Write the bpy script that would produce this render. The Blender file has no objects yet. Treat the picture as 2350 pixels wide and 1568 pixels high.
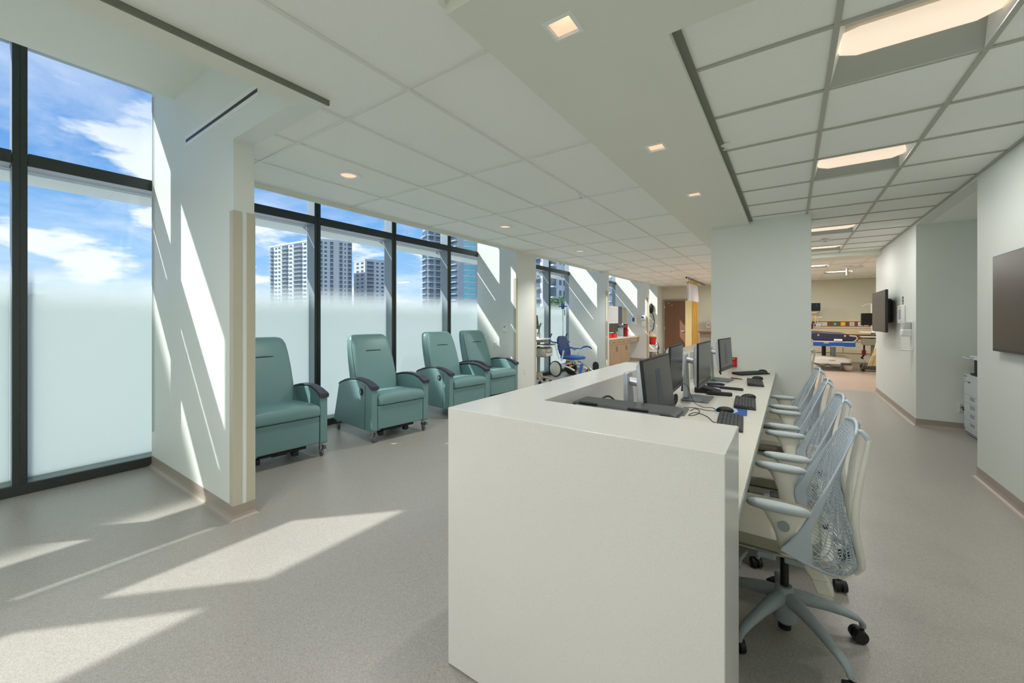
EXPO = 0.47; SKY = .96; SUN = 4.5; LENS = .47; TROF = 10.5; SQL = 14.0; CAN = 44.0; FRIT = .755; BACK = 21.0
import bpy, bmesh, math, random
from mathutils import Vector, Matrix
R = math.radians
S = bpy.context.scene
COL = S.collection
random.seed(7)
def lin(c):
    return tuple(((v/255)/12.92 if v/255 <= .04045 else ((v/255+.055)/1.055)**2.4) for v in c)

# ------------------------------------------------------------ camera
cam_d = bpy.data.cameras.new('camera')
cam = bpy.data.objects.new('camera', cam_d); COL.objects.link(cam)
cam.location = (0, 0, 1.43)
cam.rotation_euler = (R(90), 0, .6076)
cam_d.sensor_width = 36; cam_d.sensor_fit = 'HORIZONTAL'
cam_d.lens = 36*917/2350
cam_d.shift_y = (734.7-784)/2350
cam_d.clip_start = .05; cam_d.clip_end = 3000
S.camera = cam
# ------------------------------------------------------------ colour management
S.view_settings.view_transform = 'Standard'
S.view_settings.look = 'None'
S.view_settings.exposure = EXPO
S.view_settings.gamma = 1
S.view_settings.use_curve_mapping = False
S.cycles.max_bounces = 10; S.cycles.diffuse_bounces = 8; S.cycles.glossy_bounces = 4
S.cycles.transmission_bounces = 6; S.cycles.transparent_max_bounces = 12
S.cycles.sample_clamp_indirect = 6; S.cycles.caustics_reflective = False; S.cycles.caustics_refractive = False
S.cycles.use_denoising = True
# ------------------------------------------------------------ world: blue sky, thin high cloud and low cumulus
W = bpy.data.worlds.new('sky'); S.world = W; W.use_nodes = True
nt = W.node_tree; nt.nodes.clear()
def N(t, kind, **kw):
    n = t.nodes.new(kind)
    for k, v in kw.items():
        if k.startswith('i_'): n.inputs[int(k[2:]) if k[2:].isdigit() else k[2:]].default_value = v
        else: setattr(n, k, v)
    return n
def L(t, a, b): t.links.new(a, b)
def ramp(t, fac, stops):
    r = t.nodes.new('ShaderNodeValToRGB'); e = r.color_ramp.elements
    while len(e) < len(stops): e.new(.5)
    for el, (p, c) in zip(e, stops): el.position = p; el.color = (*c, 1) if len(c) == 3 else c
    L(t, fac, r.inputs[0]); return r
tc = N(nt, 'ShaderNodeTexCoord'); sep = N(nt, 'ShaderNodeSeparateXYZ'); L(nt, tc.outputs['Generated'], sep.inputs[0])
base = ramp(nt, sep.outputs[2], [(0, lin((150, 165, 170))), (.02, lin((205, 224, 238))), (.12, lin((140, 188, 234))), (.30, lin((92, 150, 216))), (.75, lin((60, 116, 190)))])
def math_(t, op, a, b=None, clamp=False):
    m = t.nodes.new('ShaderNodeMath'); m.operation = op; m.use_clamp = clamp
    for i, v in enumerate((a, b)):
        if v is None: continue
        if hasattr(v, 'links') or hasattr(v, 'is_linked'): L(t, v, m.inputs[i])
        else: m.inputs[i].default_value = v
    return m.outputs[0]
zz = math_(nt, 'ADD', math_(nt, 'MAXIMUM', sep.outputs[2], 0.0), .18)
cx_ = math_(nt, 'DIVIDE', sep.outputs[0], zz); cy_ = math_(nt, 'DIVIDE', sep.outputs[1], zz)
cmb = N(nt, 'ShaderNodeCombineXYZ'); L(nt, cx_, cmb.inputs[0]); L(nt, cy_, cmb.inputs[1])
no1 = N(nt, 'ShaderNodeTexNoise', i_Scale=1.5, i_Detail=9.0, i_Roughness=.62, i_Distortion=.5); L(nt, cmb.outputs[0], no1.inputs['Vector'])
wisp = ramp(nt, no1.outputs[0], [(.46, (0, 0, 0)), (.80, (.7, .7, .7))])
sc = N(nt, 'ShaderNodeMapping'); sc.inputs['Scale'].default_value = (3.4, 3.4, 11); sc.inputs['Location'].default_value = (1.3, .4, .2)
L(nt, tc.outputs['Generated'], sc.inputs[0])
no2 = N(nt, 'ShaderNodeTexNoise', i_Scale=1.15, i_Detail=8.0, i_Roughness=.52); L(nt, sc.outputs[0], no2.inputs['Vector'])
cum = ramp(nt, no2.outputs[0], [(.52, (0, 0, 0)), (.58, (1, 1, 1))])
low = ramp(nt, sep.outputs[2], [(.0, (1, 1, 1)), (.30, (.85, .85, .85)), (.5, (0, 0, 0))])
cumf = math_(nt, 'MULTIPLY', cum.outputs[0], low.outputs[0])
up = ramp(nt, sep.outputs[2], [(.0, (0, 0, 0)), (.04, (1, 1, 1))])
cov = math_(nt, 'MULTIPLY', math_(nt, 'MAXIMUM', wisp.outputs[0], cumf), up.outputs[0])
mx = N(nt, 'ShaderNodeMixRGB'); L(nt, cov, mx.inputs[0]); L(nt, base.outputs[0], mx.inputs[1]); mx.inputs[2].default_value = (*lin((238, 243, 250)), 1)
bg = N(nt, 'ShaderNodeBackground'); bg.inputs[1].default_value = SKY; L(nt, mx.outputs[0], bg.inputs[0])
wo = N(nt, 'ShaderNodeOutputWorld'); L(nt, bg.outputs[0], wo.inputs[0])
# ------------------------------------------------------------ sun through the window wall
sd = bpy.data.lights.new('sun', 'SUN'); sd.energy = SUN; sd.angle = R(.55); sd.color = (1, .975, .93)
so = bpy.data.objects.new('sun', sd); COL.objects.link(so)
so.rotation_euler = Vector((1, 1.05, -1.25)).to_track_quat('-Z', 'Y').to_euler(); so.location = (-20, -20, 25)

# ------------------------------------------------------------ materials
M = {}
def mat(name, rgb, rough=.6, metal=0, spec=.5, var=0, vscale=8, bump=0, bscale=60, coat=0, emit=None, estr=0, alpha=None):
    m = bpy.data.materials.new(name); m.use_nodes = True; t = m.node_tree; b = t.nodes['Principled BSDF']
    c = lin(rgb); b.inputs['Base Color'].default_value = (*c, 1)
    b.inputs['Roughness'].default_value = rough; b.inputs['Metallic'].default_value = metal
    b.inputs['Specular IOR Level'].default_value = spec; b.inputs['Coat Weight'].default_value = coat
    if emit: b.inputs['Emission Color'].default_value = (*lin(emit), 1); b.inputs['Emission Strength'].default_value = estr
    tcn = N(t, 'ShaderNodeTexCoord')
    if var:
        n = N(t, 'ShaderNodeTexNoise', i_Scale=float(vscale), i_Detail=4.0); L(t, tcn.outputs['Object'], n.inputs['Vector'])
        r = ramp(t, n.outputs[0], [(.3, tuple(v*(1-var) for v in c)), (.7, tuple(min(1, v*(1+var)) for v in c))]); L(t, r.outputs[0], b.inputs['Base Color'])
    if bump:
        n = N(t, 'ShaderNodeTexNoise', i_Scale=float(bscale), i_Detail=3.0); L(t, tcn.outputs['Object'], n.inputs['Vector'])
        bp = N(t, 'ShaderNodeBump', i_Strength=bump, i_Distance=.002); L(t, n.outputs[0], bp.inputs['Height']); L(t, bp.outputs[0], b.inputs['Normal'])
    if alpha is not None: b.inputs['Alpha'].default_value = alpha
    M[name] = m; return m
mat('paint', (226, 231, 226), .55, var=.012, vscale=1.5)
mat('paint_far', (208, 207, 188), .6, var=.015, vscale=1.5)
mat('paint_warm', (218, 214, 200), .6)
mat('guard', (194, 190, 170), .45)
mat('soffit_paint', (226, 229, 217), .6, var=.01, vscale=2)
mat('tile_ceiling', (242, 246, 241), .85, var=.02, vscale=150, bump=.15, bscale=300)
mat('tee', (228, 231, 224), .45)
mat('tee_dark', (176, 177, 166), .5)
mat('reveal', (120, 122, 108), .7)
mat('frame_dark', (66, 71, 70), .42, metal=.5)
mat('frame_side_lit', (150, 163, 169), .42, metal=.15)  # mullion sides lighter than their faces: sky light put into the colour
mat('sill_metal', (124, 138, 138), .35, metal=.35)
mat('cove_base', (164, 154, 142), .45, var=.06, vscale=300)
mat('alum', (150, 165, 165), .4, metal=.4)
mat('shade_white', (222, 230, 228), .6)
mat('vinyl_teal', (114, 150, 150), .42, var=.03, vscale=300, bump=.10, bscale=500)
mat('vinyl_teal_side', (122, 156, 150), .45, var=.03, vscale=300, bump=.10, bscale=500)
mat('seam', (52, 74, 74), .6)
mat('arm_dark', (62, 62, 72), .42)
mat('black', (18, 18, 20), .5)
mat('black_gloss', (12, 13, 15), .15)
mat('rubber', (40, 41, 44), .55)
mat('wheel_grey', (104, 106, 110), .5)
mat('chrome', (190, 195, 198), .22, metal=1)
mat('knob_face', (150, 152, 160), .3, metal=.6)
mat('screen_off', (38, 40, 42), .22, spec=.6)
mat('screen_tv', (52, 47, 46), .35, spec=.5)
mat('bezel', (26, 27, 29), .4)
mat('silver', (196, 200, 206), .35, metal=.55)
mat('silver_dark', (120, 126, 132), .4, metal=.4)
mat('keys', (62, 64, 66), .5)
mat('keyboard', (36, 38, 39), .5)
mat('printer_grey', (66, 70, 70), .45)
mat('pad_blue', (24, 76, 160), .6)
mat('pad_light', (170, 196, 212), .6)
mat('navy', (36, 42, 70), .5)
mat('seat_vinyl', (150, 146, 129), .5, var=.02, vscale=200)
mat('chair_white', (226, 224, 212), .42)
mat('chair_base', (150, 160, 164), .42)
mat('mesh_blue', (186, 198, 208), .45)
mat('pad_arm', (178, 188, 190), .5)
mat('white_plastic', (236, 237, 235), .4)
mat('offwhite', (214, 213, 204), .5)
mat('red', (176, 28, 26), .4)
mat('red_bright', (226, 40, 28), .35)
mat('green', (36, 140, 84), .45)
mat('yellow', (236, 186, 40), .5)
mat('tan', (216, 190, 140), .5)
mat('blue_chair', (24, 52, 104), .5)
mat('blue_chair_light', (44, 92, 172), .45)
mat('blue_bright', (60, 110, 220), .4)
mat('orange', (240, 160, 30), .5)
mat('cart_grey', (150, 148, 134), .5)
mat('mattress', (42, 46, 74), .5)
mat('bed_blue', (28, 84, 168), .4)
mat('bed_white', (222, 219, 210), .4)
mat('cream_rail', (222, 206, 170), .5)
mat('brown_panel', (128, 78, 50), .5)
mat('curtain_cream', (232, 214, 160), .8)
mat('copier_white', (206, 212, 218), .45)
mat('copier_grey', (160, 166, 174), .5)
mat('clear_plastic', (220, 224, 222), .15, alpha=.35)
mat('green_lead', (30, 150, 90), .5)
mat('lens_warm', (255, 240, 222), .6, emit=(255, 230, 206), estr=LENS)
mat('lens_bright', (255, 250, 240), .6, emit=(255, 240, 224), estr=3.0)
mat('reflector_glow', (196, 180, 166), .3, metal=.2, emit=(255, 222, 190), estr=.40)  # emission stands in for lamp light on the reflector
mat('fixture_unlit', (172, 178, 170), .5)  # housing pans greyed so they look unlit
mat('screen_lit', (20, 20, 26), .3, emit=(40, 40, 70), estr=.25)
mat('gown', (222, 206, 166), .8)
mat('leaf', (70, 108, 62), .7, var=.3, vscale=3)
mat('bark', (90, 74, 60), .8)
mat('bldg_white', (206, 208, 206), .8)
mat('bldg_shade', (158, 168, 176), .8)  # shaded copy of the building white, shade put into the colour
mat('bldg_window', (70, 98, 118), .2)
mat('bldg_teal', (120, 190, 200), .15)
mat('bldg_slab', (200, 206, 208), .7)
mat('bldg_dark', (70, 84, 98), .5)
mat('ground_out', (196, 196, 186), .9, var=.2, vscale=.05)

def custom(name):
    m = bpy.data.materials.new(name); m.use_nodes = True; M[name] = m; t = m.node_tree; return m, t, t.nodes['Principled BSDF']
# speckled sheet floor
def speck(name, stops, rough, sc=330, base_r=None, seams=False, coat=0):
    m, t, b = custom(name); g = N(t, 'ShaderNodeTexCoord')
    v = N(t, 'ShaderNodeTexVoronoi', i_Scale=float(sc)); L(t, g.outputs['Object'], v.inputs['Vector'])
    sp = N(t, 'ShaderNodeSeparateXYZ'); L(t, v.outputs['Color'], sp.inputs[0])
    r = ramp(t, sp.outputs[0], stops); r.color_ramp.interpolation = 'LINEAR'
    n = N(t, 'ShaderNodeTexNoise', i_Scale=.9, i_Detail=3.0); L(t, g.outputs['Object'], n.inputs['Vector'])
    r2 = ramp(t, n.outputs[0], [(.3, (.96, .96, .96)), (.7, (1.03, 1.03, 1.03))])
    mm = N(t, 'ShaderNodeMixRGB', blend_type='MULTIPLY'); mm.inputs[0].default_value = 1
    L(t, r.outputs[0], mm.inputs[1]); L(t, r2.outputs[0], mm.inputs[2]); L(t, mm.outputs[0], b.inputs['Base Color'])
    b.inputs['Roughness'].default_value = rough; b.inputs['Specular IOR Level'].default_value = .45
    b.inputs['Coat Weight'].default_value = coat; b.inputs['Coat Roughness'].default_value = .12
    return m
speck('floor_vinyl', [(0, lin((146, 140, 132))), (.2, lin((157, 153, 146))), (.8, lin((165, 161, 154))), (1, lin((177, 173, 167)))], .34, 260)
speck('floor_pink', [(0, lin((164, 140, 124))), (.3, lin((190, 167, 152))), (1, lin((204, 182, 168)))], .3, 230)
speck('quartz', [(0, lin((200, 193, 184))), (.03, lin((217, 215, 210))), (.93, lin((222, 220, 216))), (1, lin((230, 229, 226)))], .22, 620)
speck('desk_lam', [(0, lin((208, 204, 192))), (.2, lin((216, 212, 200))), (1, lin((222, 219, 208)))], .25, 600)
def wood(name, c1, c2, axis='Z', sc=1.0):
    m, t, b = custom(name); g = N(t, 'ShaderNodeTexCoord'); mp = N(t, 'ShaderNodeMapping')
    s = [22, 22, 22]; s['XYZ'.index(axis)] = 1.2; mp.inputs['Scale'].default_value = [v*sc for v in s]
    L(t, g.outputs['Object'], mp.inputs[0]); n = N(t, 'ShaderNodeTexNoise', i_Scale=2.0, i_Detail=6.0, i_Roughness=.6); L(t, mp.outputs[0], n.inputs['Vector'])
    r = ramp(t, n.outputs[0], [(.3, lin(c1)), (.7, lin(c2))]); L(t, r.outputs[0], b.inputs['Base Color']); b.inputs['Roughness'].default_value = .42
wood('wood_door', (112, 80, 58), (128, 94, 70))
wood('wood_cab', (150, 130, 106), (172, 152, 126), 'X')
# clear glass and glass with a frit that fades out upwards (a dotted white print on the pane)
def glass(name, frit):
    m = bpy.data.materials.new(name); m.use_nodes = True; M[name] = m; t = m.node_tree; t.nodes.clear()
    out = N(t, 'ShaderNodeOutputMaterial'); tr = N(t, 'ShaderNodeBsdfTransparent'); tr.inputs[0].default_value = (.955, .97, .97, 1)
    gl = N(t, 'ShaderNodeBsdfGlossy'); gl.inputs['Roughness'].default_value = .02; gl.inputs[0].default_value = (1, 1, 1, 1)
    lw = N(t, 'ShaderNodeLayerWeight', i_Blend=.5); mixg = N(t, 'ShaderNodeMixShader')
    L(t, math_(t, 'ADD', math_(t, 'MULTIPLY', math_(t, 'POWER', lw.outputs[1], 5.0), .55), .03), mixg.inputs[0]); L(t, tr.outputs[0], mixg.inputs[1]); L(t, gl.outputs[0], mixg.inputs[2])
    if not frit: L(t, mixg.outputs[0], out.inputs[0]); return
    tl = N(t, 'ShaderNodeBsdfTranslucent'); tl.inputs[0].default_value = (*[FRIT*v for v in (.92, 1.0, .97)], 1)
    df = N(t, 'ShaderNodeBsdfDiffuse'); df.inputs[0].default_value = (.80, .88, .86, 1)
    fm = N(t, 'ShaderNodeMixShader'); fm.inputs[0].default_value = .28; L(t, tl.outputs[0], fm.inputs[1]); L(t, df.outputs[0], fm.inputs[2])
    g = N(t, 'ShaderNodeTexCoord'); sp = N(t, 'ShaderNodeSeparateXYZ'); L(t, g.outputs['Object'], sp.inputs[0])
    mr = N(t, 'ShaderNodeMapRange'); mr.inputs[1].default_value = 1.92; mr.inputs[2].default_value = 1.50; mr.inputs[3].default_value = 0; mr.inputs[4].default_value = 1
    mr.interpolation_type = 'SMOOTHSTEP'
    L(t, sp.outputs[2], mr.inputs[0]); fac = math_(t, 'MULTIPLY', mr.outputs[0], .985)
    ms = N(t, 'ShaderNodeMixShader'); L(t, fac, ms.inputs[0]); L(t, mixg.outputs[0], ms.inputs[1]); L(t, fm.outputs[0], ms.inputs[2]); L(t, ms.outputs[0], out.inputs[0])
glass('glass_clear', False); glass('glass_frit', True)
# thin cloth: light passes through
def cloth(name, c, tfac, transp=0):
    m = bpy.data.materials.new(name); m.use_nodes = True; M[name] = m; t = m.node_tree; t.nodes.clear()
    out = N(t, 'ShaderNodeOutputMaterial'); a = N(t, 'ShaderNodeBsdfDiffuse'); a.inputs[0].default_value = (*lin(c), 1)
    b = N(t, 'ShaderNodeBsdfTranslucent'); b.inputs[0].default_value = (*lin(c), 1); x = N(t, 'ShaderNodeMixShader'); x.inputs[0].default_value = tfac
    L(t, a.outputs[0], x.inputs[1]); L(t, b.outputs[0], x.inputs[2]); last = x
    if transp:
        tp = N(t, 'ShaderNodeBsdfTransparent'); y = N(t, 'ShaderNodeMixShader'); y.inputs[0].default_value = transp
        L(t, x.outputs[0], y.inputs[1]); L(t, tp.outputs[0], y.inputs[2]); last = y
    L(t, last.outputs[0], out.inputs[0])
cloth('curtain_yellow', (220, 192, 118), .3); cloth('curtain_mesh', (232, 232, 236), .3, .25)

# ------------------------------------------------------------ mesh builder
class MB:
    def __init__(s): s.v = []; s.f = []; s.mi = []; s.m = 0
    def add(s, vs, fs):
        o = len(s.v); s.v += [tuple(v) for v in vs]
        for f in fs: s.f.append([i+o for i in f]); s.mi.append(s.m)
        return s
    def box(s, x0, x1, y0, y1, z0, z1, T=None):
        vs = [Vector(p) for p in ((x0,y0,z0),(x1,y0,z0),(x1,y1,z0),(x0,y1,z0),(x0,y0,z1),(x1,y0,z1),(x1,y1,z1),(x0,y1,z1))]
        if T: vs = [T @ v for v in vs]
        return s.add(vs, [(0,3,2,1),(4,5,6,7),(0,1,5,4),(1,2,6,5),(2,3,7,6),(3,0,4,7)])
    def quad(s, a, b, c, d): return s.add([a, b, c, d], [(0,1,2,3)])
    def prism(s, poly, a, b, axis='Y', T=None):
        def P(p, t): return {'Y': (p[0], t, p[1]), 'X': (t, p[0], p[1]), 'Z': (p[0], p[1], t)}[axis]
        n = len(poly); vs = [Vector(P(p, a)) for p in poly]+[Vector(P(p, b)) for p in poly]
        if T: vs = [T @ v for v in vs]
        return s.add(vs, [tuple(range(n))[::-1], tuple(range(n, 2*n))]+[(i, (i+1) % n, n+(i+1) % n, n+i) for i in range(n)])
    def cyl(s, p0, p1, r0, r1=None, n=16, cap=True):
        return s.tube([p0, p1], [r0, r0 if r1 is None else r1], n, cap)
    def tube(s, pts, r, n=10, cap=True, closed=False, flat=1.0):
        pts = [Vector(p) for p in pts]; k = len(pts); rs = r if isinstance(r, (list, tuple)) else [r]*k
        ref = None; rings = []
        for i, p in enumerate(pts):
            if closed: d = pts[(i+1) % k]-pts[i-1]
            else: d = pts[min(i+1, k-1)]-pts[max(i-1, 0)]
            d.normalize()
            if ref is None:
                ref = Vector((0, 0, 1)) if abs(d.z) < .9 else Vector((1, 0, 0))
            u = d.cross(ref).normalized(); w = u.cross(d).normalized(); ref = w
            rings.append([p+u*math.cos(2*math.pi*j/n)*rs[i]+w*math.sin(2*math.pi*j/n)*rs[i]*flat for j in range(n)])
        return s.loft(rings, cap and not closed, closed)
    def loft(s, rings, cap=True, closed=False):
        n = len(rings[0]); k = len(rings); vs = [p for r_ in rings for p in r_]; fs = []
        for i in range(k if closed else k-1):
            for j in range(n):
                a, b = i*n+j, i*n+(j+1) % n; c, d = ((i+1) % k)*n+(j+1) % n, ((i+1) % k)*n+j
                fs.append((a, b, c, d))
        if cap: fs += [tuple(range(n))[::-1], tuple(range((k-1)*n, k*n))]
        return s.add(vs, fs)
    def lathe(s, prof, c=(0, 0, 0), n=24, T=None, cap=True):
        rings = []
        for (r, z) in prof:
            ring = [Vector((c[0]+r*math.cos(2*math.pi*j/n), c[1]+r*math.sin(2*math.pi*j/n), c[2]+z)) for j in range(n)]
            if T: ring = [T @ p for p in ring]
            rings.append(ring)
        return s.loft(rings, cap)
    def sphere(s, c, rx, ry=None, rz=None, n=16, k=8, T=None):
        ry = ry or rx; rz = rz or rx; rings = []
        for i in range(k+1):
            a = math.pi*i/k-math.pi/2; ca = max(math.cos(a), .02)
            ring = [Vector((c[0]+rx*ca*math.cos(2*math.pi*j/n), c[1]+ry*ca*math.sin(2*math.pi*j/n), c[2]+rz*math.sin(a))) for j in range(n)]
            if T: ring = [T @ p for p in ring]
            rings.append(ring)
        return s.loft(rings, True)
    def grid(s, P, nu, nv):
        vs = [P(i/nu, j/nv) for j in range(nv+1) for i in range(nu+1)]
        return s.add(vs, [(j*(nu+1)+i, j*(nu+1)+i+1, (j+1)*(nu+1)+i+1, (j+1)*(nu+1)+i) for j in range(nv) for i in range(nu)])
    def mesh(s, name, mats):
        me = bpy.data.meshes.new(name); me.from_pydata(s.v, [], s.f)
        for m in mats: me.materials.append(M[m] if isinstance(m, str) else m)
        for p, i in zip(me.polygons, s.mi): p.material_index = min(i, len(mats)-1)
        bm = bmesh.new(); bm.from_mesh(me); bmesh.ops.recalc_face_normals(bm, faces=bm.faces); bm.to_mesh(me); bm.free()
        me.polygons.foreach_set('use_smooth', [True]*len(me.polygons)); me.set_sharp_from_angle(angle=R(38)); me.update()
        return me
    def build(s, name, mats, parent=None, bevel=0, seg=2, loc=None, rot=None, sub=0):
        if isinstance(mats, str): mats = [mats]
        o = bpy.data.objects.new(name, s.mesh(name, mats)); COL.objects.link(o)
        if parent: o.parent = parent
        if loc: o.location = loc
        if rot: o.rotation_euler = rot
        if bevel:
            b = o.modifiers.new('bevel', 'BEVEL'); b.width = bevel; b.segments = seg; b.limit_method = 'ANGLE'; b.angle_limit = R(35); b.harden_normals = False
        if sub:
            b = o.modifiers.new('sub', 'SUBSURF'); b.levels = sub; b.render_levels = sub
        return o
def rr(cx, cy, hx, hy, r, z, n=5, T=None):
    out = []; r = min(r, hx*.999, hy*.999)
    for k, (sx, sy) in enumerate(((1, 1), (-1, 1), (-1, -1), (1, -1))):
        for i in range(n+1):
            a = math.pi/2*(k+i/n); p = Vector((cx+sx*(hx-r)+r*math.cos(a), cy+sy*(hy-r)+r*math.sin(a), z)); out.append(T @ p if T else p)
    return out
def tag(o, label, cat, group=None, kind=None):
    o['label'] = label; o['category'] = cat
    if group: o['group'] = group
    if kind: o['kind'] = kind
    return o
def thing(name, label, cat, loc=(0, 0, 0), rz=0, group=None):
    o = bpy.data.objects.new(name, None); COL.objects.link(o); o.location = loc; o.rotation_euler = (0, 0, rz); o.empty_display_size = .1
    return tag(o, label, cat, group)
def struct(o): o['kind'] = 'structure'; return o
def copy_tree(o, parent=None):
    c = o.copy(); COL.objects.link(c)
    if parent: c.parent = parent
    for ch in list(o.children): copy_tree(ch, c)
    return c
def clone(o, label, loc, rz=None):
    c = copy_tree(o); c.location = loc; c['label'] = label
    if rz is not None: c.rotation_euler = (0, 0, rz)
    return c
def lamp(name, kind, energy, size, loc, color, parent=None, rot=(0, 0, 0), size_y=None, spread=None):
    d = bpy.data.lights.new(name, kind); d.energy = energy; d.color = color
    if kind == 'SPOT': d.spot_size = R(128); d.spot_blend = .7; d.shadow_soft_size = size
    if kind == 'AREA':
        d.shape = 'RECTANGLE' if size_y else 'DISK'; d.size = size
        if size_y: d.size_y = size_y
        if spread: d.spread = spread
    o = bpy.data.objects.new(name, d); COL.objects.link(o); o.location = loc; o.rotation_euler = rot
    if parent: o.parent = parent
    return o
def holed(mb, x0, x1, y0, y1, z, holes, skipf=None):
    xs = sorted({x0, x1, *[h[0] for h in holes], *[h[1] for h in holes]}); ys = sorted({y0, y1, *[h[2] for h in holes], *[h[3] for h in holes]})
    xs = [x for x in xs if x0 <= x <= x1]; ys = [y for y in ys if y0 <= y <= y1]
    for a, b in zip(xs, xs[1:]):
        for c, d in zip(ys, ys[1:]):
            mx_, my_ = (a+b)/2, (c+d)/2
            if any(h[0] < mx_ < h[1] and h[2] < my_ < h[3] for h in holes): continue
            if skipf and skipf(mx_, my_): continue
            mb.quad((a, c, z), (a, d, z), (b, d, z), (b, c, z))
# ============================================================ SETTING
ZC = 2.743; XW = -5.15; XG = -5.30; BH = .10
YB = -3.3; YF = 16.6; XR = 1.40
def slab(name, m, *boxes, bevel=0):
    b = MB()
    for q in boxes: b.box(*q)
    return struct(b.build(name, m, bevel=bevel))
slab('floor', 'floor_vinyl', (-5.45, 2.9, YB-.1, 10.6, -.12, 0))
slab('floor_far_room', 'floor_pink', (-5.45, 3.1, 10.6, YF+.1, -.12, 0))
# ---- walls
slab('wall_left_wing', ['paint'], (-5.16, -3.257, 1.205, 1.34, 0, 2.722), (-5.16, -2.28, 1.205, 1.34, 2.722, 3.8))
slab('wall_left_column', ['paint'], (-5.16, -4.22, 6.2, 6.92, 0, 3.8))
slab('wall_left_partition', ['paint'], (-5.16, -4.02, 10.26, 10.38, 0, 3.8))
slab('wall_left_partition_far', ['paint'], (-5.16, -4.0, 13.95, 14.09, 0, 3.8))
slab('wall_left_corner', ['paint'], (-5.16, -4.2, 15.87, YF, 0, 3.8))
slab('wall_far', ['paint_far'], (-5.4, 3.1, YF, YF+.12, 0, 3.8))
slab('wall_back', ['paint'], (-5.4, 2.9, YB-.12, YB, 0, 3.8))
slab('wall_right', ['paint'], (XR, XR+.12, YB, 5.40, 0, ZC+.1), (XR, XR+.12, 7.551, 10.6, 0, ZC+.1), (XR, XR+.12, 5.40, 7.55, 2.715, ZC+.1))
slab('wall_alcove', ['paint'], (XR+.0005, 2.75, 7.5495, 7.67, 0, ZC+.1), (2.7, 2.82, 5.1, 7.55, 0, ZC+.1), (XR+.12, 2.75, 5.1, 5.28, 0, ZC+.1))
slab('wall_far_room_right', ['paint_far'], (2.95, 3.1, 10.6, YF, 0, ZC+.1), (XR+.12, 2.95, 10.48, 10.6, 0, ZC+.1))
slab('wall_column', ['paint'], (-.90, .217, 6.14, 6.95, 0, ZC+.05), bevel=.004)
# ---- slab over everything keeps the sky out above the ceilings
slab('ceiling_structure', ['paint'], (-5.42, 3.1, YB-.12, YF+.12, 3.8, 3.95))
# ---- tiled ceilings
T_ = .6096
YL0, XL0 = 1.53, -1.783
YR0, XR0 = 2.287, .173
troffers = [(XR0, YR0+k*T_) for k in (0, 3, 8, 11)]
troffers += [(XR0-2*T_, 12.04), (XR0, 12.04), (XR0+T_, 13.85), (XR0-3*T_, 14.5)]
cans = [(-3.30, y) for y in (2.137, 4.573, 7.005, 9.44, 11.88, 14.3)]
tiles = MB(); tees = MB()
def tgrid(x0, x1, y0, y1, xs, ys, w=.022, m=0, holes=()):
    holed(tiles, x0, x1, y0, y1, ZC+.006, list(holes))
    tees.m = m
    def cut(lo, hi, segs):
        out = [(lo, hi)]
        for a, b in segs:
            out = [q for s_ in out for q in ((s_[0], min(s_[1], a)), (max(s_[0], b), s_[1])) if q[1]-q[0] > .01]
        return out
    for x in xs:
        if x0 < x < x1: tees.box(x-w/2, x+w/2, y0, y1, ZC-.003, ZC+.0055)
    for y in ys:
        if y0 < y < y1: tees.box(x0, x1, y-w/2, y+w/2, ZC-.0025, ZC+.0055)
can_h = [(x-.07, x+.07, y-.07, y+.07) for x, y in cans]
tr_h = [(x+.012, x+T_-.012, y+.012, y+T_-.012) for x, y in troffers]
xsL = [XL0+T_*k for k in range(-6, 9)]; ysL = [YL0+2*T_*k for k in range(-5, 14)]
tgrid(-4.20, -1.16, 1.34, YF, xsL, ysL, .022, 0, can_h)
back_fill = [(XL0, YL0-4*T_), (XL0, YL0-6*T_), (XL0, YL0-7*T_)]  # unseen lights added behind the camera to brighten the near counter end
bt_h = [(x+.012, x+T_-.012, y+.012, y+T_-.012) for x, y in back_fill]
tgrid(-2.28, -1.16, YB, 1.34, xsL, ysL, .022, 0, bt_h)
tgrid(-1.16, XR, YB, 1.203, xsL, [YL0+T_*k for k in range(-9, 1)], .022, 0)
xsR = [XR0+T_*k for k in range(-5, 6)]; ysR = [YR0+T_*k for k in range(0, 24)]
tgrid(-.405, XR, 1.86, 10.0, xsR, ysR, .024, 1, tr_h)
tgrid(-1.16, 2.95, 10.6, YF, xsR, [YR0+T_*k*2+.1 for k in range(0, 14)], .024, 0, tr_h)
tgrid(-1.16, -.405, 8.0, 10.0, xsR, ysR, .024, 1)
holed(tiles, XR+.12, 2.75, 5.2, 7.6, ZC-.03, [])
struct(tiles.build('ceiling', 'tile_ceiling'))
struct(tees.build('ceiling_grid_trim', ['tee', 'tee_dark']))
# perimeter drop at the window side (blind pocket) and pocket lids
slab('ceiling_window_fascia', ['tee'], (-4.215, -4.2, 1.34, 15.87, 2.698, 3.05))
slab('ceiling_bulkhead', ['soffit_paint'], (-2.433, -2.28, YB, 1.205, 2.722, ZC+.03), (-2.433, -2.41, YB, 1.205, 2.76, 3.39), (-4.48, -2.41, YB, 1.205, 3.39, 3.42), (-4.50, -4.48, YB, 1.205, 3.39, 3.8))
slab('trim_1', ['reveal'], (-2.282, -2.270, YB, 1.345, 2.718, 2.752))
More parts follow.
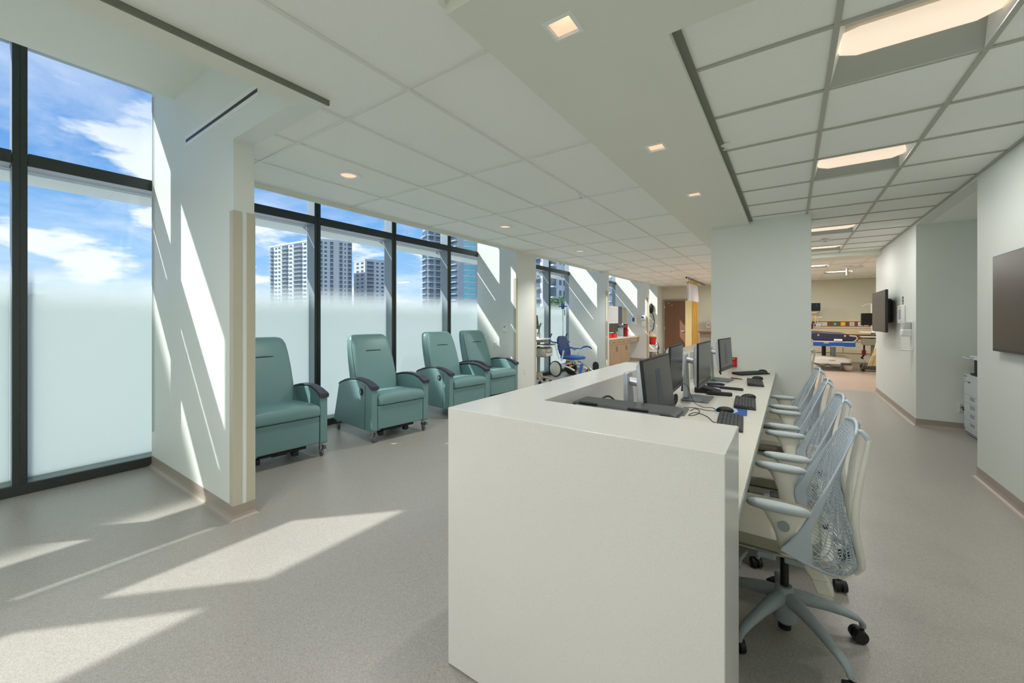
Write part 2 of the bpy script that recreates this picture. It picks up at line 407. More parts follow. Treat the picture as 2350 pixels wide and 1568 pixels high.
# painted soffit over the nursing station, with square openings for its downlights
sq = [(-.803, 1.541), (-.803, 3.004), (-.790, 4.35)]
sf = MB(); zs = 2.695; hh = [(x-.05, x+.05, y-.05, y+.05) for x, y in sq]
def not_soffit(x, y): return not ((y < 1.846) or x < -.44)
holed(sf, -1.165, XR, 1.203, 8.0, zs, hh+[(-.44, -.44, 1.846, 1.846)], not_soffit)
for a, b in (((-1.165, 1.203), (XR, 1.203)), ((-.44, 1.846), (XR, 1.846)), ((-.44, 1.846), (-.44, 8.0)), ((-1.165, 1.203), (-1.165, 8.0)), ((-1.165, 8.0), (-.44, 8.0))):
    sf.quad((*a, zs), (*b, zs), (*b, ZC+.004), (*a, ZC+.004))
for x, y in sq:
    pass
struct(sf.build('ceiling_soffit', 'soffit_paint'))
slab('trim_shadow_gap', ['reveal'], (-.442, -.405, 1.846, 6.14, ZC-.012, ZC+.02))  # dark strip stands in for the shadow gap beside the soffit
slab('trim_3', ['tee_dark'], (XR-.022, XR, 1.846, 10.0, ZC-.006, ZC+.004))
slab('trim_4', ['tee'], (-1.19, -1.165, 1.18, 1.21, ZC-.01, ZC+.004))
slab('ceiling_header', ['soffit_paint'], (-.42, XR, 10.0, 10.6, 2.665, ZC+.05))
# ---- coved baseboards
def base(name, segs, h=BH, m='cove_base'):
    b = MB()
    for (x0, y0, x1, y1, nx, ny) in segs:
        for (o0, z0, o1, z1) in ((.004, h, .004, .035), (.004, .035, .010, .014), (.010, .014, .024, .004), (.024, .004, .040, .0008)):
            l_ = max(math.hypot(x1-x0, y1-y0), .01); ex, ey = (x1-x0)/l_, (y1-y0)/l_
            b.quad((x0+nx*o0-ex*o0, y0+ny*o0-ey*o0, z0), (x1+nx*o0+ex*o0, y1+ny*o0+ey*o0, z0), (x1+nx*o1+ex*o1, y1+ny*o1+ey*o1, z1), (x0+nx*o1-ex*o1, y0+ny*o1-ey*o1, z1))
        b.quad((x0, y0, h), (x1, y1, h), (x1+nx*.004, y1+ny*.004, h), (x0+nx*.004, y0+ny*.004, h))
    return struct(b.build(name, m))
def around(x0, x1, y0, y1, near=True, far=True):
    return [(x0, y0, x1, y0, 0, -1), (x1, y0, x1, y1, 1, 0), (x0, y1, x1, y1, 0, 1)]
base('baseboard_left', around(-5.15, -3.257, 1.205, 1.34)+around(-5.15, -4.22, 6.2, 6.92)+around(-5.15, -4.02, 10.26, 10.38)+around(-5.15, -4.0, 13.95, 14.09)+around(-5.15, -4.2, 15.87, YF)[:2])
base('baseboard_right', [(XR, YB, XR, 5.40, -1, 0), (XR, 7.55, XR, 10.6, -1, 0), (XR, 7.55, 2.7, 7.55, 0, -1), (XR, 5.4, XR+.12, 5.4, 0, 1)])
base('baseboard_far', [(-4.2, YF, -4.12, YF, 0, -1), (-3.30, YF, 2.95, YF, 0, -1)])
base('baseboard_column', [(.217, 6.14, .217, 6.95, 1, 0), (-.1, 6.14, .217, 6.14, 0, -1), (.217, 6.95, -.9, 6.95, 0, 1)])
base('baseboard_back', [(-5.15, YB, XR, YB, 0, 1)])
# ---- curtain wall: one window per bay between mullion centres
YM0, PM = .384, 1.2508
def window_meshes():
    f = MB(); h = .043; P_ = PM
    for y0, y1 in ((0, h-.003), (P_-h+.003, P_)):      # half mullions, a dark joint between neighbours
        f.m = 0; f.box(XW-.012, XW, y0+(.003 if y0 == 0 else 0), y1-(.003 if y0 else 0), .085, 3.79)
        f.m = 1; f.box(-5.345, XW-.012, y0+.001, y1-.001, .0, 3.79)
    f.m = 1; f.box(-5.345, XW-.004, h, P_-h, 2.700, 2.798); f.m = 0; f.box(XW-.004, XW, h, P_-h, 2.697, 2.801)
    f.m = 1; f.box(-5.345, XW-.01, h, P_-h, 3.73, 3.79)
    f.m = 0; f.prism([(XW+.004, .0), (XW+.004, .085), (XW-.004, .088), (XW-.02, .088), (XW-.02, 0)], 0, P_, 'Y')
    f.m = 2; f.prism([(XW-.02, .0), (XW-.02, .088), (XG+.012, .098), (XG-.03, .098), (XG-.03, 0)], 0, P_, 'Y')
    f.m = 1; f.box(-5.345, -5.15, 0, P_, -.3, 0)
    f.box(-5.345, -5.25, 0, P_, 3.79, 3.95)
    lo = MB().box(XG-.006, XG+.006, h, P_-h, .098, 2.70); hi = MB().box(XG-.006, XG+.006, h, P_-h, 2.798, 3.73)
    return f, lo, hi
fm_, lo_, hi_ = window_meshes()
proto = struct(fm_.build('window_1', ['frame_dark', 'frame_side_lit', 'sill_metal'], loc=(0, YM0-3*PM, 0)))
gl = lo_.build('lower_pane', 'glass_frit', proto); gu = hi_.build('upper_pane', 'glass_clear', proto)
for k in range(1, 16):
    c = copy_tree(proto); c.name = 'window_%d' % (k+1); c.location = (0, YM0+(k-3)*PM, 0)
# roller blind headrail brackets just under the transom
# outside sunshade: a continuous blade carried on brackets
sh = struct(MB().box(-5.90, -5.462, YB, YF, 2.700, 2.745).build('trim_sunshade', 'shade_white'))
br = MB()
for k in range(-3, 14):
    y = YM0+k*PM
    br.prism([(-5.345, 2.62), (-5.345, 2.76), (-5.50, 2.76), (-5.50, 2.70)], y-.02, y+.02, 'Y')
struct(br.build('trim_sunshade_bracket', 'frame_side_lit'))
slab('trim_sunshade_frame', ['frame_side_lit'], (-5.405, -5.345, YB, YF, 2.698, 2.80))
slab('ground_outside', ['ground_out'], (-900, -5.9, -700, 1200, -14.5, -14))

# ============================================================ CEILING FIXTURES
WARM = (1.0, .985, .95)
def mk_troffer(label, x, y, watts, group='recessed linear lights in the corridor ceiling', bright=False):
    t = thing('ceiling_light', label, 'ceiling light', (x+T_/2, y+T_/2, ZC), 0, group)
    a = T_/2-.012; b = MB()
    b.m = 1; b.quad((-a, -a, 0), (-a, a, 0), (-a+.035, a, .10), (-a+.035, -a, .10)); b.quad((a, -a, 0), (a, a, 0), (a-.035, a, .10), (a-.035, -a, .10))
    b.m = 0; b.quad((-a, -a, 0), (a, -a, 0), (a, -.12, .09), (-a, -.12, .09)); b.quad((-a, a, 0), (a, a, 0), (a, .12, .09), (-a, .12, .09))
    b.box(-a-.004, a+.004, -a-.004, a+.004, .10, .11); b.box(-a-.006, -a-.001, -a, a, 0, .1); b.box(a+.001, a+.006, -a, a, 0, .1); b.box(-a, a, -a-.006, -a-.001, 0, .1); b.box(-a, a, a+.001, a+.006, 0, .1)
    b.build('housing', ['fixture_unlit', 'white_plastic'], t)  # end faces white as if lit, pans grey as if unlit
    d = MB(); rings = []
    for i in range(9):
        u = -1+2*i/8; xx = u*(a-.022); s_ = 1-.25*max(0, abs(u)-.8)/.2
        rings.append([Vector((xx, math.cos(math.pi*j/12)*.088*s_, .085-math.sin(math.pi*j/12)*.078*s_)) for j in range(13)])
    d.loft(rings, True).build('diffuser', 'lens_bright' if bright else 'lens_warm', t)
    lamp('lamp', 'AREA', watts, .50, (0, 0, .004), WARM, t, (0, 0, 0), size_y=.18).data.cycles.is_caustics_light = False
    return t
labs = ['large warm recessed strip light nearest the camera, cut by the top right corner', 'warm recessed strip light second along the corridor ceiling', 'warm recessed strip light third along the corridor, partly behind the column top',
        'smallest warm strip light before the far room header']
for (x, y), l in zip(troffers[:4], labs): mk_troffer(l, x, y, TROF)
mk_troffer('recessed ceiling light of the far room left of the bed', *troffers[4], TROF*2.4, 'recessed lights in the far rooms')
mk_troffer('bright recessed ceiling light above the foot of the bed', *troffers[5], TROF*2.2, 'recessed lights in the far rooms', True)
mk_troffer('bright recessed ceiling light over the bed', *troffers[6], TROF*2.2, 'recessed lights in the far rooms', True)
mk_troffer('recessed ceiling light behind the hanging curtain', *troffers[7], TROF*3, 'recessed lights in the far rooms')
for k, (x, y) in enumerate(back_fill): mk_troffer(['added unseen ceiling light behind the viewer, near left', 'added unseen ceiling light behind the viewer, near right', 'added unseen ceiling light behind the viewer, far left', 'added unseen ceiling light behind the viewer, far right'][k], x, y, BACK, 'added fill lights in the ceiling behind the viewer')
# square soffit downlights
def mk_square(label, x, y):
    t = thing('square_downlight', label, 'downlight', (x, y, zs), 0, 'square downlights in the soffit above the desk')
    b = MB(); o, i_, z0 = .069, .049, -.004
    for s_ in range(4):
        T = Matrix.Rotation(math.pi/2*s_, 4, 'Z')
        b.add([T @ Vector(p) for p in ((-o, -o, z0), (o, -o, z0), (i_+.004, -i_-.004, z0-.003), (-i_-.004, -i_-.004, z0-.003))], [(0, 1, 2, 3)])
        b.add([T @ Vector(p) for p in ((-o, -o, z0), (o, -o, z0), (o, -o, 0), (-o, -o, 0))], [(0, 1, 2, 3)])
        b.add([T @ Vector(p) for p in ((-i_-.004, -i_-.004, z0-.003), (i_+.004, -i_-.004, z0-.003), (i_, -i_, .006), (-i_, -i_, .006))], [(0, 1, 2, 3)])
    b.build('trim_frame', 'white_plastic', t)
    c = MB(); k = .030; h = .10
    for s_ in range(4):
        T = Matrix.Rotation(math.pi/2*s_, 4, 'Z')
        c.add([T @ Vector(p) for p in ((-i_, -i_, .004), (i_, -i_, .004), (k, -k, h), (-k, -k, h))], [(0, 1, 2, 3)])
    c.build('reflector_well', 'reflector_glow', t)
    MB().box(-.031, .031, -.031, .031, h-.002, h+.004).build('lamp_lens', 'lens_bright', t)
    lamp('lamp', 'SPOT', SQL, .03, (0, 0, -.004), WARM, t)
    return t
for (x, y), l in zip(sq, ('square downlight in the soffit nearest the camera, over the counter end', 'second square downlight along the soffit', 'third square downlight along the soffit')): mk_square(l, x, y)
mk_square('small square downlight in the header before the far room', .62, 10.3).location.z = 2.665
# round downlights over the recliner aisle
def mk_can(label, x, y):
    t = thing('round_downlight', label, 'downlight', (x, y, ZC), 0, 'round downlights above the recliners')
    MB().lathe([(.066, .005), (.074, -.004), (.105, -.004), (.112, .004), (.112, .006), (.066, .006)], n=32, cap=False).build('trim_ring', 'white_plastic', t)
    b = MB(); rings = []
    for r_, z in ((.068, .004), (.066, .03), (.055, .07), (.035, .095)):
        rings.append([Vector((r_*math.cos(2*math.pi*j/24), r_*math.sin(2*math.pi*j/24), z)) for j in range(24)])
    b.loft(rings, False).build('reflector_cone', 'reflector_glow', t)
    MB().lathe([(.036, .094), (.036, .102)], n=20).build('lamp_lens', 'lens_bright', t)
    lamp('lamp', 'SPOT', CAN*(1 if y < 3 else 1.5), .03, (0, 0, -.004), WARM, t)
    return t
for (x, y), l in zip(cans, ('large round downlight above the second recliner, nearest the camera', 'round downlight above the far recliners', 'third round downlight along the left ceiling', 'fourth round downlight along the left ceiling', 'fifth round downlight, in front of the cabinet bay', 'last round downlight before the wooden door')): mk_can(l, x, y)
# linear slot diffuser on the wing wall
t = thing('slot_diffuser', 'white linear air slot with a black gap, high on the wing wall', 'air vent', (-3.54, 1.205, 2.945))
b = MB()
b.box(-.68, .68, -.004, 0, .014, .047); b.box(-.68, .68, -.004, 0, -.047, -.014); b.box(-.68, -.665, -.004, 0, -.01, .01); b.box(.665, .68, -.004, 0, -.01, .01)
b.build('frame', 'white_plastic', t); MB().box(-.665, .665, -.0015, .0, -.0145, .0145).build('slot', 'black', t)
# sprinklers and a smoke detector
def sprinkler(label, x, y, z=ZC):
    t = thing('sprinkler_head', label, 'sprinkler', (x, y, z), 0, 'ceiling sprinklers')
    MB().lathe([(.03, 0), (.028, -.004), (.008, -.006), (.008, -.022), (.005, -.03)], n=16).build('escutcheon', 'white_plastic', t)
    MB().lathe([(.003, -.03), (.016, -.033), (.016, -.035), (.003, -.036)], n=12).build('deflector', 'chrome', t)
sprinkler('small white sprinkler head on the left ceiling grid line, beside the soffit', -1.80, 3.85)
sprinkler('tiny sprinkler head in the dark gap beside the soffit', -.395, 3.35, ZC-.01)
sprinkler('tiny sprinkler head on the far left ceiling before the curtain', -2.6, 11.2)
t = thing('smoke_detector', 'round grey ceiling detector between the far strip lights', 'smoke detector', (.47, 8.25, ZC))
MB().lathe([(.055, 0), (.055, -.012), (.04, -.03), (.01, -.034)], n=24).build('body', 'offwhite', t)
MB().lathe([(.03, -.031), (.03, -.036), (.005, -.04)], n=16).build('sensor_cap', 'copier_grey', t)

# ============================================================ CORNER GUARDS, WALL DEVICES
def guard(label, x, y, sx, sy, z1=2.215, w=.052, t_=.006):
    b = MB(); z0 = BH
    b.box(min(x, x-sx*w), max(x, x-sx*w), min(y, y+sy*t_), max(y, y+sy*t_), z0, z1)
    b.box(min(x, x+sx*t_), max(x, x+sx*t_), min(y+sy*t_, y-sy*w), max(y+sy*t_, y-sy*w), z0, z1)
    o = b.build('corner_guard', 'guard', bevel=.0015); return tag(o, label, 'corner guard', 'beige corner guards on the wing wall ends')
guard('beige corner guard on the near edge of the big wing wall end', -3.257, 1.205, 1, -1)
guard('beige corner guard on the far edge of the big wing wall end', -3.257, 1.34, 1, 1)
guard('pale corner guard on the near edge of the column past the recliners', -4.22, 6.2, 1, -1)
guard('pale corner guard on the far edge of the column past the recliners', -4.22, 6.92, 1, 1)
guard('pale corner guard on the partition end before the cabinet bay', -4.02, 10.26, 1, -1, w=.05)
guard('pale corner guard on the partition end after the cabinet bay', -4.0, 13.95, 1, -1, w=.05)
def plate(name, label, cat, parts, loc, rz=0, group=None):
    t = thing(name, label, cat, loc, rz, group)
    for (pn, m, bx) in parts: MB().box(*bx).build(pn, m, t, bevel=.0015)
    return t
# boxes given in a frame whose -Y faces the viewer of the wall
plate('thermostat', 'white thermostat with a small screen on the sunlit column', 'thermostat', [('body', 'white_plastic', (-.045, .045, -.02, 0, -.065, .065)), ('display', 'copier_grey', (-.025, .02, -.0215, -.018, .015, .05))], (-4.47, 6.2, 1.27))
plate('wall_outlet', 'white wall outlet behind the farthest recliner', 'outlet', [('plate', 'white_plastic', (-.036, .036, -.008, 0, -.06, .06)), ('socket', 'offwhite', (-.016, .016, -.0105, -.006, -.042, -.005)), ('socket', 'offwhite', (-.016, .016, -.0105, -.006, .005, .042))], (-4.72, 6.2, .95))
plate('wall_outlet', 'low white outlet on the end face of the column past the recliners', 'outlet', [('plate', 'white_plastic', (-.036, .036, -.006, 0, -.06, .06)), ('socket', 'offwhite', (-.016, .016, -.0085, -.005, -.042, -.005)), ('socket', 'offwhite', (-.016, .016, -.0085, -.005, .005, .042))], (-4.22, 6.5, .43), R(90))
plate('wall_plate', 'blank white wall plate on the partition right of the blue transport chair', 'wall plate', [('plate', 'white_plastic', (-.04, .04, -.006, 0, -.065, .065))], (-4.48, 10.26, 1.0))
plate('fire_alarm_box', 'red emergency box on the column above the desk end', 'alarm box', [('housing', 'red', (-.045, .045, -.03, 0, -.065, .065)), ('push_plate', 'red_bright', (-.025, .025, -.034, -.029, -.04, .01)), ('label_strip', 'orange', (-.03, .025, -.0325, -.028, .04, .052))], (-.628, 6.14, .862))

b = MB()
for x in (-5.10, -5.075): b.tube([(x, 1.196, 3.6), (x, 1.196, .36)], .0022, 6)
b.tube([(-5.10, 1.196, .36), (-5.095, 1.196, .345), (-5.08, 1.196, .345), (-5.075, 1.196, .36)], .0025, 6)
tag(b.build('blind_chain', 'chrome'), 'thin bead chain hanging down beside the tall window at the wing wall', 'blind chain')
# ============================================================ NURSING STATION
t = thing('quartz_counter', 'speckled white quartz counter with a tall end panel nearest the camera and a raised ledge', 'counter', (-.65, 1.21, 0))
def off(o, *bx):
    b = MB()
    for x0, x1, y0, y1, z0, z1 in bx: b.box(x0-o[0], x1-o[0], y0-o[1], y1-o[1], z0-o[2], z1-o[2])
    return b
O = (-.65, 1.21, 0)
b = MB(); xa, xb, xc, ya, yb, yc = -1.165, -.143, -.917, 1.21, 1.562, 3.385
pl = [(xa, ya), (xb, ya), (xb, yb), (xc, yb), (xc, yc), (xa, yc)]
b.prism([(p[0]-O[0], p[1]-O[1]) for p in pl], .006, 1.068, 'Z'); b.build('counter_body', 'quartz', t, bevel=.003, seg=2)
t2 = thing('quartz_counter', 'raised quartz counter block between the monitors and the column', 'counter', (-1.04, 4.8, 0))
off((-1.04, 4.8, 0), (-1.165, -.917, 4.8, 7.9, 0, 1.068)).build('counter_body', 'quartz', t2, bevel=.003)
t3 = thing('desk_worktop', 'long pale worktop with monitors and keyboards, running back to the column', 'desk', (-.5, 3.8, 0))
b = MB(); b.m = 0; b.box(-.416, .353, -2.236, 2.338, .735, .765); b.box(-.664, -.40, -.414, .998, .7352, .7648)
b.build('worktop', 'desk_lam', t3, bevel=.0025)
b = MB(); b.box(-.664, -.42, -.414, .998, 0, .735); b.box(-.416, -.39, -2.236, 2.338, .1, .735); b.build('back_panel', 'offwhite', t3)
for y in (-.75, .78, 2.25): MB().box(-.39, -.16, y-.015, y+.015, 0, .735).build('support_panel', 'offwhite', t3)
b = MB(); b.m = 0; b.box(.33, .3525, -2.236, 2.338, .700, .736); b.build('edge_rail', 'alum', t3)

def obj_top(name, label, cat, z=.765, **k): pass
DZ = .7655
def mk_monitor(label, x, y, yaw, zc, tilt, base, W_=.54, H_=.335, col_x=-.17, notice=False, lean=0):
    t = thing('computer_monitor', label, 'monitor', (x, y, DZ), yaw, 'monitors on the nursing station desk')
    Tm = Matrix.Translation((0, 0, zc-DZ)) @ Matrix.Rotation(-tilt, 4, 'Y')
    Tm = Matrix.Translation((0, 0, zc-DZ)) @ Matrix.Rotation(-tilt, 4, 'Y')
    hw, hh_ = W_/2, H_/2
    b = MB(); b.prism([(-.012, -hh_), (.0, -hh_), (.0, hh_), (-.012, hh_), ], -hw, hw, 'Y', Tm); b.build('bezel', 'bezel', t, bevel=.003)
    b = MB(); b.prism([(-.012, -hh_+.003), (-.012, hh_-.003), (-.032, hh_-.03), (-.042, 0), (-.034, -hh_+.03)], -hw+.003, hw-.003, 'Y', Tm); b.build('rear_shell', 'silver', t, bevel=.004)
    b = MB(); b.box(.0002, .0012, -hw+.012, hw-.012, -hh_+.035, hh_-.012, Tm); sc_ = b.build('screen', 'screen_off', t)
    if notice: b = MB(); b.box(.0013, .0016, -.06, .03, -.10, .10, Tm); b.build('dim_window', 'screen_lit', sc_)
    b = MB(); b.box(.0, .004, -hw+.002, hw-.002, -hh_+.001, -hh_+.030, Tm); b.build('chin', 'printer_grey', t)
    h_ = zc-DZ+.07
    b = MB(); cx = col_x
    b.loft([[Vector(p) for p in ((cx-.018, -.052, .012), (cx+.022, -.052, .012), (cx+.022, .052, .012), (cx-.018, .052, .012))],
            [Vector(p) for p in ((cx-.018, -.045, h_), (cx+.006, -.045, h_), (cx+.006, .045, h_), (cx-.018, .045, h_))]])
    b.build('stand_column', 'silver', t, bevel=.008, seg=3)
    b = MB(); b.tube([(cx, 0, zc-DZ+.02), (-.04, 0, zc-DZ)], .024, 10); b.build('tilt_arm', 'silver', t)
    b = MB(); b.box(base[0], base[1], base[2], base[3], 0, .012); b.build('stand_base', 'silver_dark', t, bevel=.004)
    return t
mk_monitor('nearest and largest monitor, standing behind the printer with a small dim notice on its screen', -.58, 2.245, 0, 1.066, .11, (-.27, -.03, -.11, .11), notice=True)
mk_monitor('second monitor, seen edge on with window light on its screen', -.69, 3.14, .06, 1.08, -.02, (-.14, .08, -.20, .03), .55, .335, -.11)
mk_monitor('third monitor, seen edge on with a black phone at its foot', -.575, 3.62, 0, 1.075, 0, (-.165, .04, -.12, .18), .58, .35, -.145)
mk_monitor('farthest monitor, in front of the column next to the red box', -.56, 4.83, -.09, 1.067, .06, (-.18, .03, -.02, .23), .55, .335, -.15, notice=True)

def mk_keyboard(label, x, y, rz, wired=False):
    t = thing('keyboard', label, 'keyboard', (x, y, DZ), rz, 'black keyboards on the desk')
    w, l = .072, .225
    b = MB(); b.prism([(w, 0), (w, .010), (-w, .024), (-w, .006), (-w+.02, 0)], -l, l, 'Y'); b.build('case', 'keyboard', t, bevel=.003)
    k = MB()
    rows = 6
    for r_ in range(rows):
        x1 = w-.012-r_*.0205-(.004 if r_ == 5 else 0); n = 15
        y0 = -l+.010
        skip = set()
        for c_ in range(22):
            ya_ = y0+c_*.0196+(.006 if c_ > 14 else 0)+(.006 if c_ > 17 else 0)
            if c_ > 21 or ya_+.018 > l-.004: continue
            if r_ == 0 and 4 <= c_ <= 9:
                if c_ == 4: pass
                else: continue
            yb_ = ya_+.0172 if not (r_ == 0 and c_ == 4) else ya_+.0196*6-.0024
            xc_ = x1-.009; zt = .0115+(w-xc_)/(2*w)*.014
            k.box(xc_-.0085, xc_+.0085, ya_, yb_, zt, zt+.005)
    k.build('keys', 'keys', t)
    for s_ in (-1, 1): MB().box(-w+.004, -w+.016, s_*l*.75-.012, s_*l*.75+.012, 0, .008).build('foot', 'rubber', t)
    return t
mk_keyboard('black keyboard nearest the camera, half hidden by the counter end', -.315, 2.925, R(4.5))
mk_keyboard('second black keyboard with a mouse pushed against its far end', -.290, 3.645, R(4))
mk_keyboard('third black keyboard along the desk', -.298, 4.89, R(5))
mk_keyboard('farthest black keyboard, set at an angle before the column', -.392, 5.70, R(-38))
def mk_mouse(label, x, y, rz, z=DZ):
    t = thing('computer_mouse', label, 'mouse', (x, y, z), rz, 'black mice on the desk')
    b = MB(); rings = []
    for (z_, a, c_) in ((.0, .053, .030), (.006, .058, .033), (.016, .056, .032), (.026, .046, .027), (.034, .030, .018), (.037, .010, .006)):
        rings.append([Vector((a*math.cos(2*math.pi*j/20)-z_*.15, c_*math.sin(2*math.pi*j/20), z_)) for j in range(20)])
    b.loft(rings).build('shell', 'black', t); MB().cyl((.030, -.004, .0225), (.030, .004, .0225), .009, n=12).build('scroll_wheel', 'rubber', t)
    return t
mk_mouse('black wired mouse on the blue mouse pad', -.385, 3.235, R(190), DZ+.004)
mk_mouse('black mouse behind the second keyboard', -.290, 3.935, R(200))
mk_mouse('black mouse behind the third keyboard', -.300, 5.235, R(195))
mk_mouse('farthest black mouse, beside the column', -.285, 5.98, R(150))
t = thing('mouse_pad', 'light and dark blue mouse pad under the nearest mouse', 'mouse pad', (-.35, 3.29, DZ), R(4))
MB().box(-.10, .10, -.115, .115, 0, .003).build('pad', 'pad_light', t, bevel=.001)
MB().prism([(.0, -.1149), (.0999, -.1149), (.0999, .1149), (.03, .1149), (.045, .0)], .003, .0035, 'Z').build('print', 'pad_blue', t)
# cables on the desk
def cable(name, label, pts, r=.0022, m='black', n=10):
    # Catmull-Rom through pts
    P_ = [Vector(p) for p in pts]; P_ = [P_[0]]+P_+[P_[-1]]; out = []
    for i in range(1, len(P_)-2):
        for k in range(n):
            u = k/n; a, b_, c, d = P_[i-1:i+3]
            out.append(.5*((2*b_)+(c-a)*u+(2*a-5*b_+4*c-d)*u*u+(3*b_-a-3*c+d)*u**3))
    out.append(P_[-2]); b = MB(); b.tube(out, r, 6); o = b.build(name, m); return tag(o, label, 'cable', 'loose cables on the desk')
z_ = DZ+.0024
cable('cable', 'thin black mouse cable rising over the foot of the third monitor', [(-.74, 3.52, z_+.13), (-.70, 3.50, z_+.135), (-.665, 3.46, z_+.09), (-.62, 3.40, z_+.018), (-.55, 3.33, z_), (-.48, 3.34, z_), (-.44, 3.245, z_+.003)])
cable('cable', 'looped black keyboard cable lying before the nearest keyboard', [(-.60, 3.14, z_), (-.59, 3.18, z_), (-.585, 3.235, z_), (-.55, 3.20, z_), (-.53, 3.08, z_), (-.56, 2.98, z_), (-.58, 3.0, z_), (-.55, 3.10, z_), (-.47, 3.02, z_), (-.41, 2.88, z_), (-.395, 2.88, z_)])
cable('cable', 'thin black cable from the second monitor to the nearest mouse', [(-.66, 3.22, z_), (-.60, 3.26, z_), (-.55, 3.245, z_), (-.50, 3.22, z_), (-.44, 3.225, z_+.002)])
cable('cable', 'thick black cable bundle with a green tie behind the nearest monitor', [(-.76, 2.80, z_+.02), (-.72, 2.98, z_+.03), (-.70, 3.12, z_+.05), (-.72, 3.24, z_+.08), (-.745, 3.35, z_+.05)], .016)
cable('cable', 'black cable loop behind the printer', [(-.86, 2.03, z_+.02), (-.87, 2.08, z_+.19), (-.86, 2.22, z_+.22), (-.85, 2.38, z_+.12), (-.86, 2.45, z_+.004)], .006)
cable('cable', 'dark cable tangle behind the third monitor', [(-.80, 3.84, z_+.02), (-.79, 3.88, z_+.16), (-.78, 3.92, z_+.06), (-.77, 3.86, z_+.22), (-.79, 3.93, z_+.26), (-.79, 3.97, z_+.10), (-.80, 3.99, z_+.005)], .010)
cable('cable', 'thin green cable by the foot of the farthest monitor', [(-.75, 4.62, z_), (-.72, 4.70, z_+.03), (-.70, 4.75, z_+.01), (-.66, 4.79, z_)], .003, 'green_lead')
cable('cable', 'dark cable tied in a loop on the stand of the farthest monitor', [(-.66, 4.92, z_+.20), (-.63, 4.88, z_+.12), (-.62, 4.90, z_+.07), (-.64, 4.94, z_+.09), (-.66, 4.93, z_+.18)], .006)
# printer behind the counter end
t = thing('desktop_printer', 'dark grey desktop printer just behind the counter end panel', 'printer', (-.66, 1.775, DZ))
b = MB(); b.box(-.225, .20, -.20, .185, 0, .215); b.build('body', 'printer_grey', t, bevel=.012, seg=3)
b = MB(); b.prism([(-.225, .2155), (.235, .2155), (.255, .225), (.262, .248), (.235, .262), (-.225, .262)], .02, .190, 'Y'); b.build('rear_lid', 'printer_grey', t, bevel=.008, seg=3)
b = MB(); b.prism([(-.20, .2155), (.20, .2155), (.20, .255), (-.20, .255)], -.19, .016, 'Y'); b.build('front_cover', 'silver_dark', t, bevel=.006)
for x in (-.14, .10): MB().cyl((x-.045, .018, .262), (x+.045, .018, .262), .006, n=10).build('hinge', 'black', t)
b = MB(); b.box(.1995, .235, -.10, .0, .08, .21); b.build('control_panel', 'black', t, bevel=.008)
# desk telephone
t = thing('desk_phone', 'black desk phone with its handset lying at the foot of the third monitor', 'telephone', (-.61, 4.05, DZ), R(8))
b = MB(); b.prism([(-.12, 0), (.10, 0), (.10, .015), (-.04, .055), (-.12, .045)], -.07, .10, 'Y'); b.build('base', 'black', t, bevel=.006)
b = MB(); b.box(-.10, -.07, -.03, .09, .035, .085, Matrix.Rotation(R(20), 4, 'Y')); b.build('display', 'bezel', t, bevel=.004)
b = MB(); b.loft([rr(0.08, -.12, .10, .022, .02, 0), rr(.08, -.12, .105, .026, .022, .012), rr(.08, -.12, .10, .02, .018, .028)]); b.build('handset', 'black', t)
t = thing('stapler', 'dark navy stapler on the desk between the third and farthest monitors', 'stapler', (-.60, 4.40, DZ), R(-10))
b = MB(); b.loft([rr(0, 0, .085, .020, .016, 0), rr(0, 0, .085, .020, .016, .008), rr(0, 0, .08, .016, .014, .012)]); b.build('base_plate', 'black', t)
b = MB(); b.prism([(-.085, .014), (.075, .022), (.082, .036), (.05, .046), (-.07, .040), (-.09, .026)], -.016, .016, 'Y'); b.build('arm', 'navy', t, bevel=.005, seg=3)
t = thing('hole_punch', 'slim black hole punch lying beside the stapler', 'hole punch', (-.46, 4.33, DZ), R(-6))
b = MB(); b.loft([rr(0, 0, .10, .018, .016, 0), rr(0, 0, .105, .02, .018, .012), rr(0, 0, .095, .014, .013, .022)]); b.build('body', 'black', t)
t = thing('pen', 'black pen on the desk by the stand of the farthest monitor', 'pen', (-.49, 5.14, DZ+.005), R(-30)); MB().cyl((-.07, 0, 0), (.06, 0, 0), .0045, n=10).build('barrel', 'black', t); MB().cyl((.06, 0, 0), (.075, 0, 0), .0045, .001, n=10).build('tip', 'chrome', t)

# ============================================================ MESH-BACK TASK CHAIRS
def smooth(tab, v):
    v = min(max(v, 0), 1)*(len(tab)-1); i = min(int(v), len(tab)-2); u = v-i
    g = lambda k: tab[min(max(k, 0), len(tab)-1)]
    a, b_, c, d = g(i-1), g(i), g(i+1), g(i+2)
    return tuple(.5*((2*b_[k])+(c[k]-a[k])*u+(2*a[k]-5*b_[k]+4*c[k]-d[k])*u*u+(3*b_[k]-a[k]-3*c[k]+d[k])*u**3) for k in range(len(b_)))
EDGE = [(-.012, .278, .500), (.050, .266, .590), (.098, .252, .690), (.142, .234, .780), (.188, .200, .880), (.235, .155, .985)]
CENT = [(.200, .345), (.262, .395), (.250, .47), (.215, .60), (.195, .74), (.215, .88), (.250, 1.005)]
def back_pt(u, v):
    e = smooth(EDGE, v); c = smooth(CENT, v); k = abs(u)**1.9
    return Vector((c[0]*(1-k)+e[0]*k, u*e[1], c[1]*(1-k)+e[2]*k))
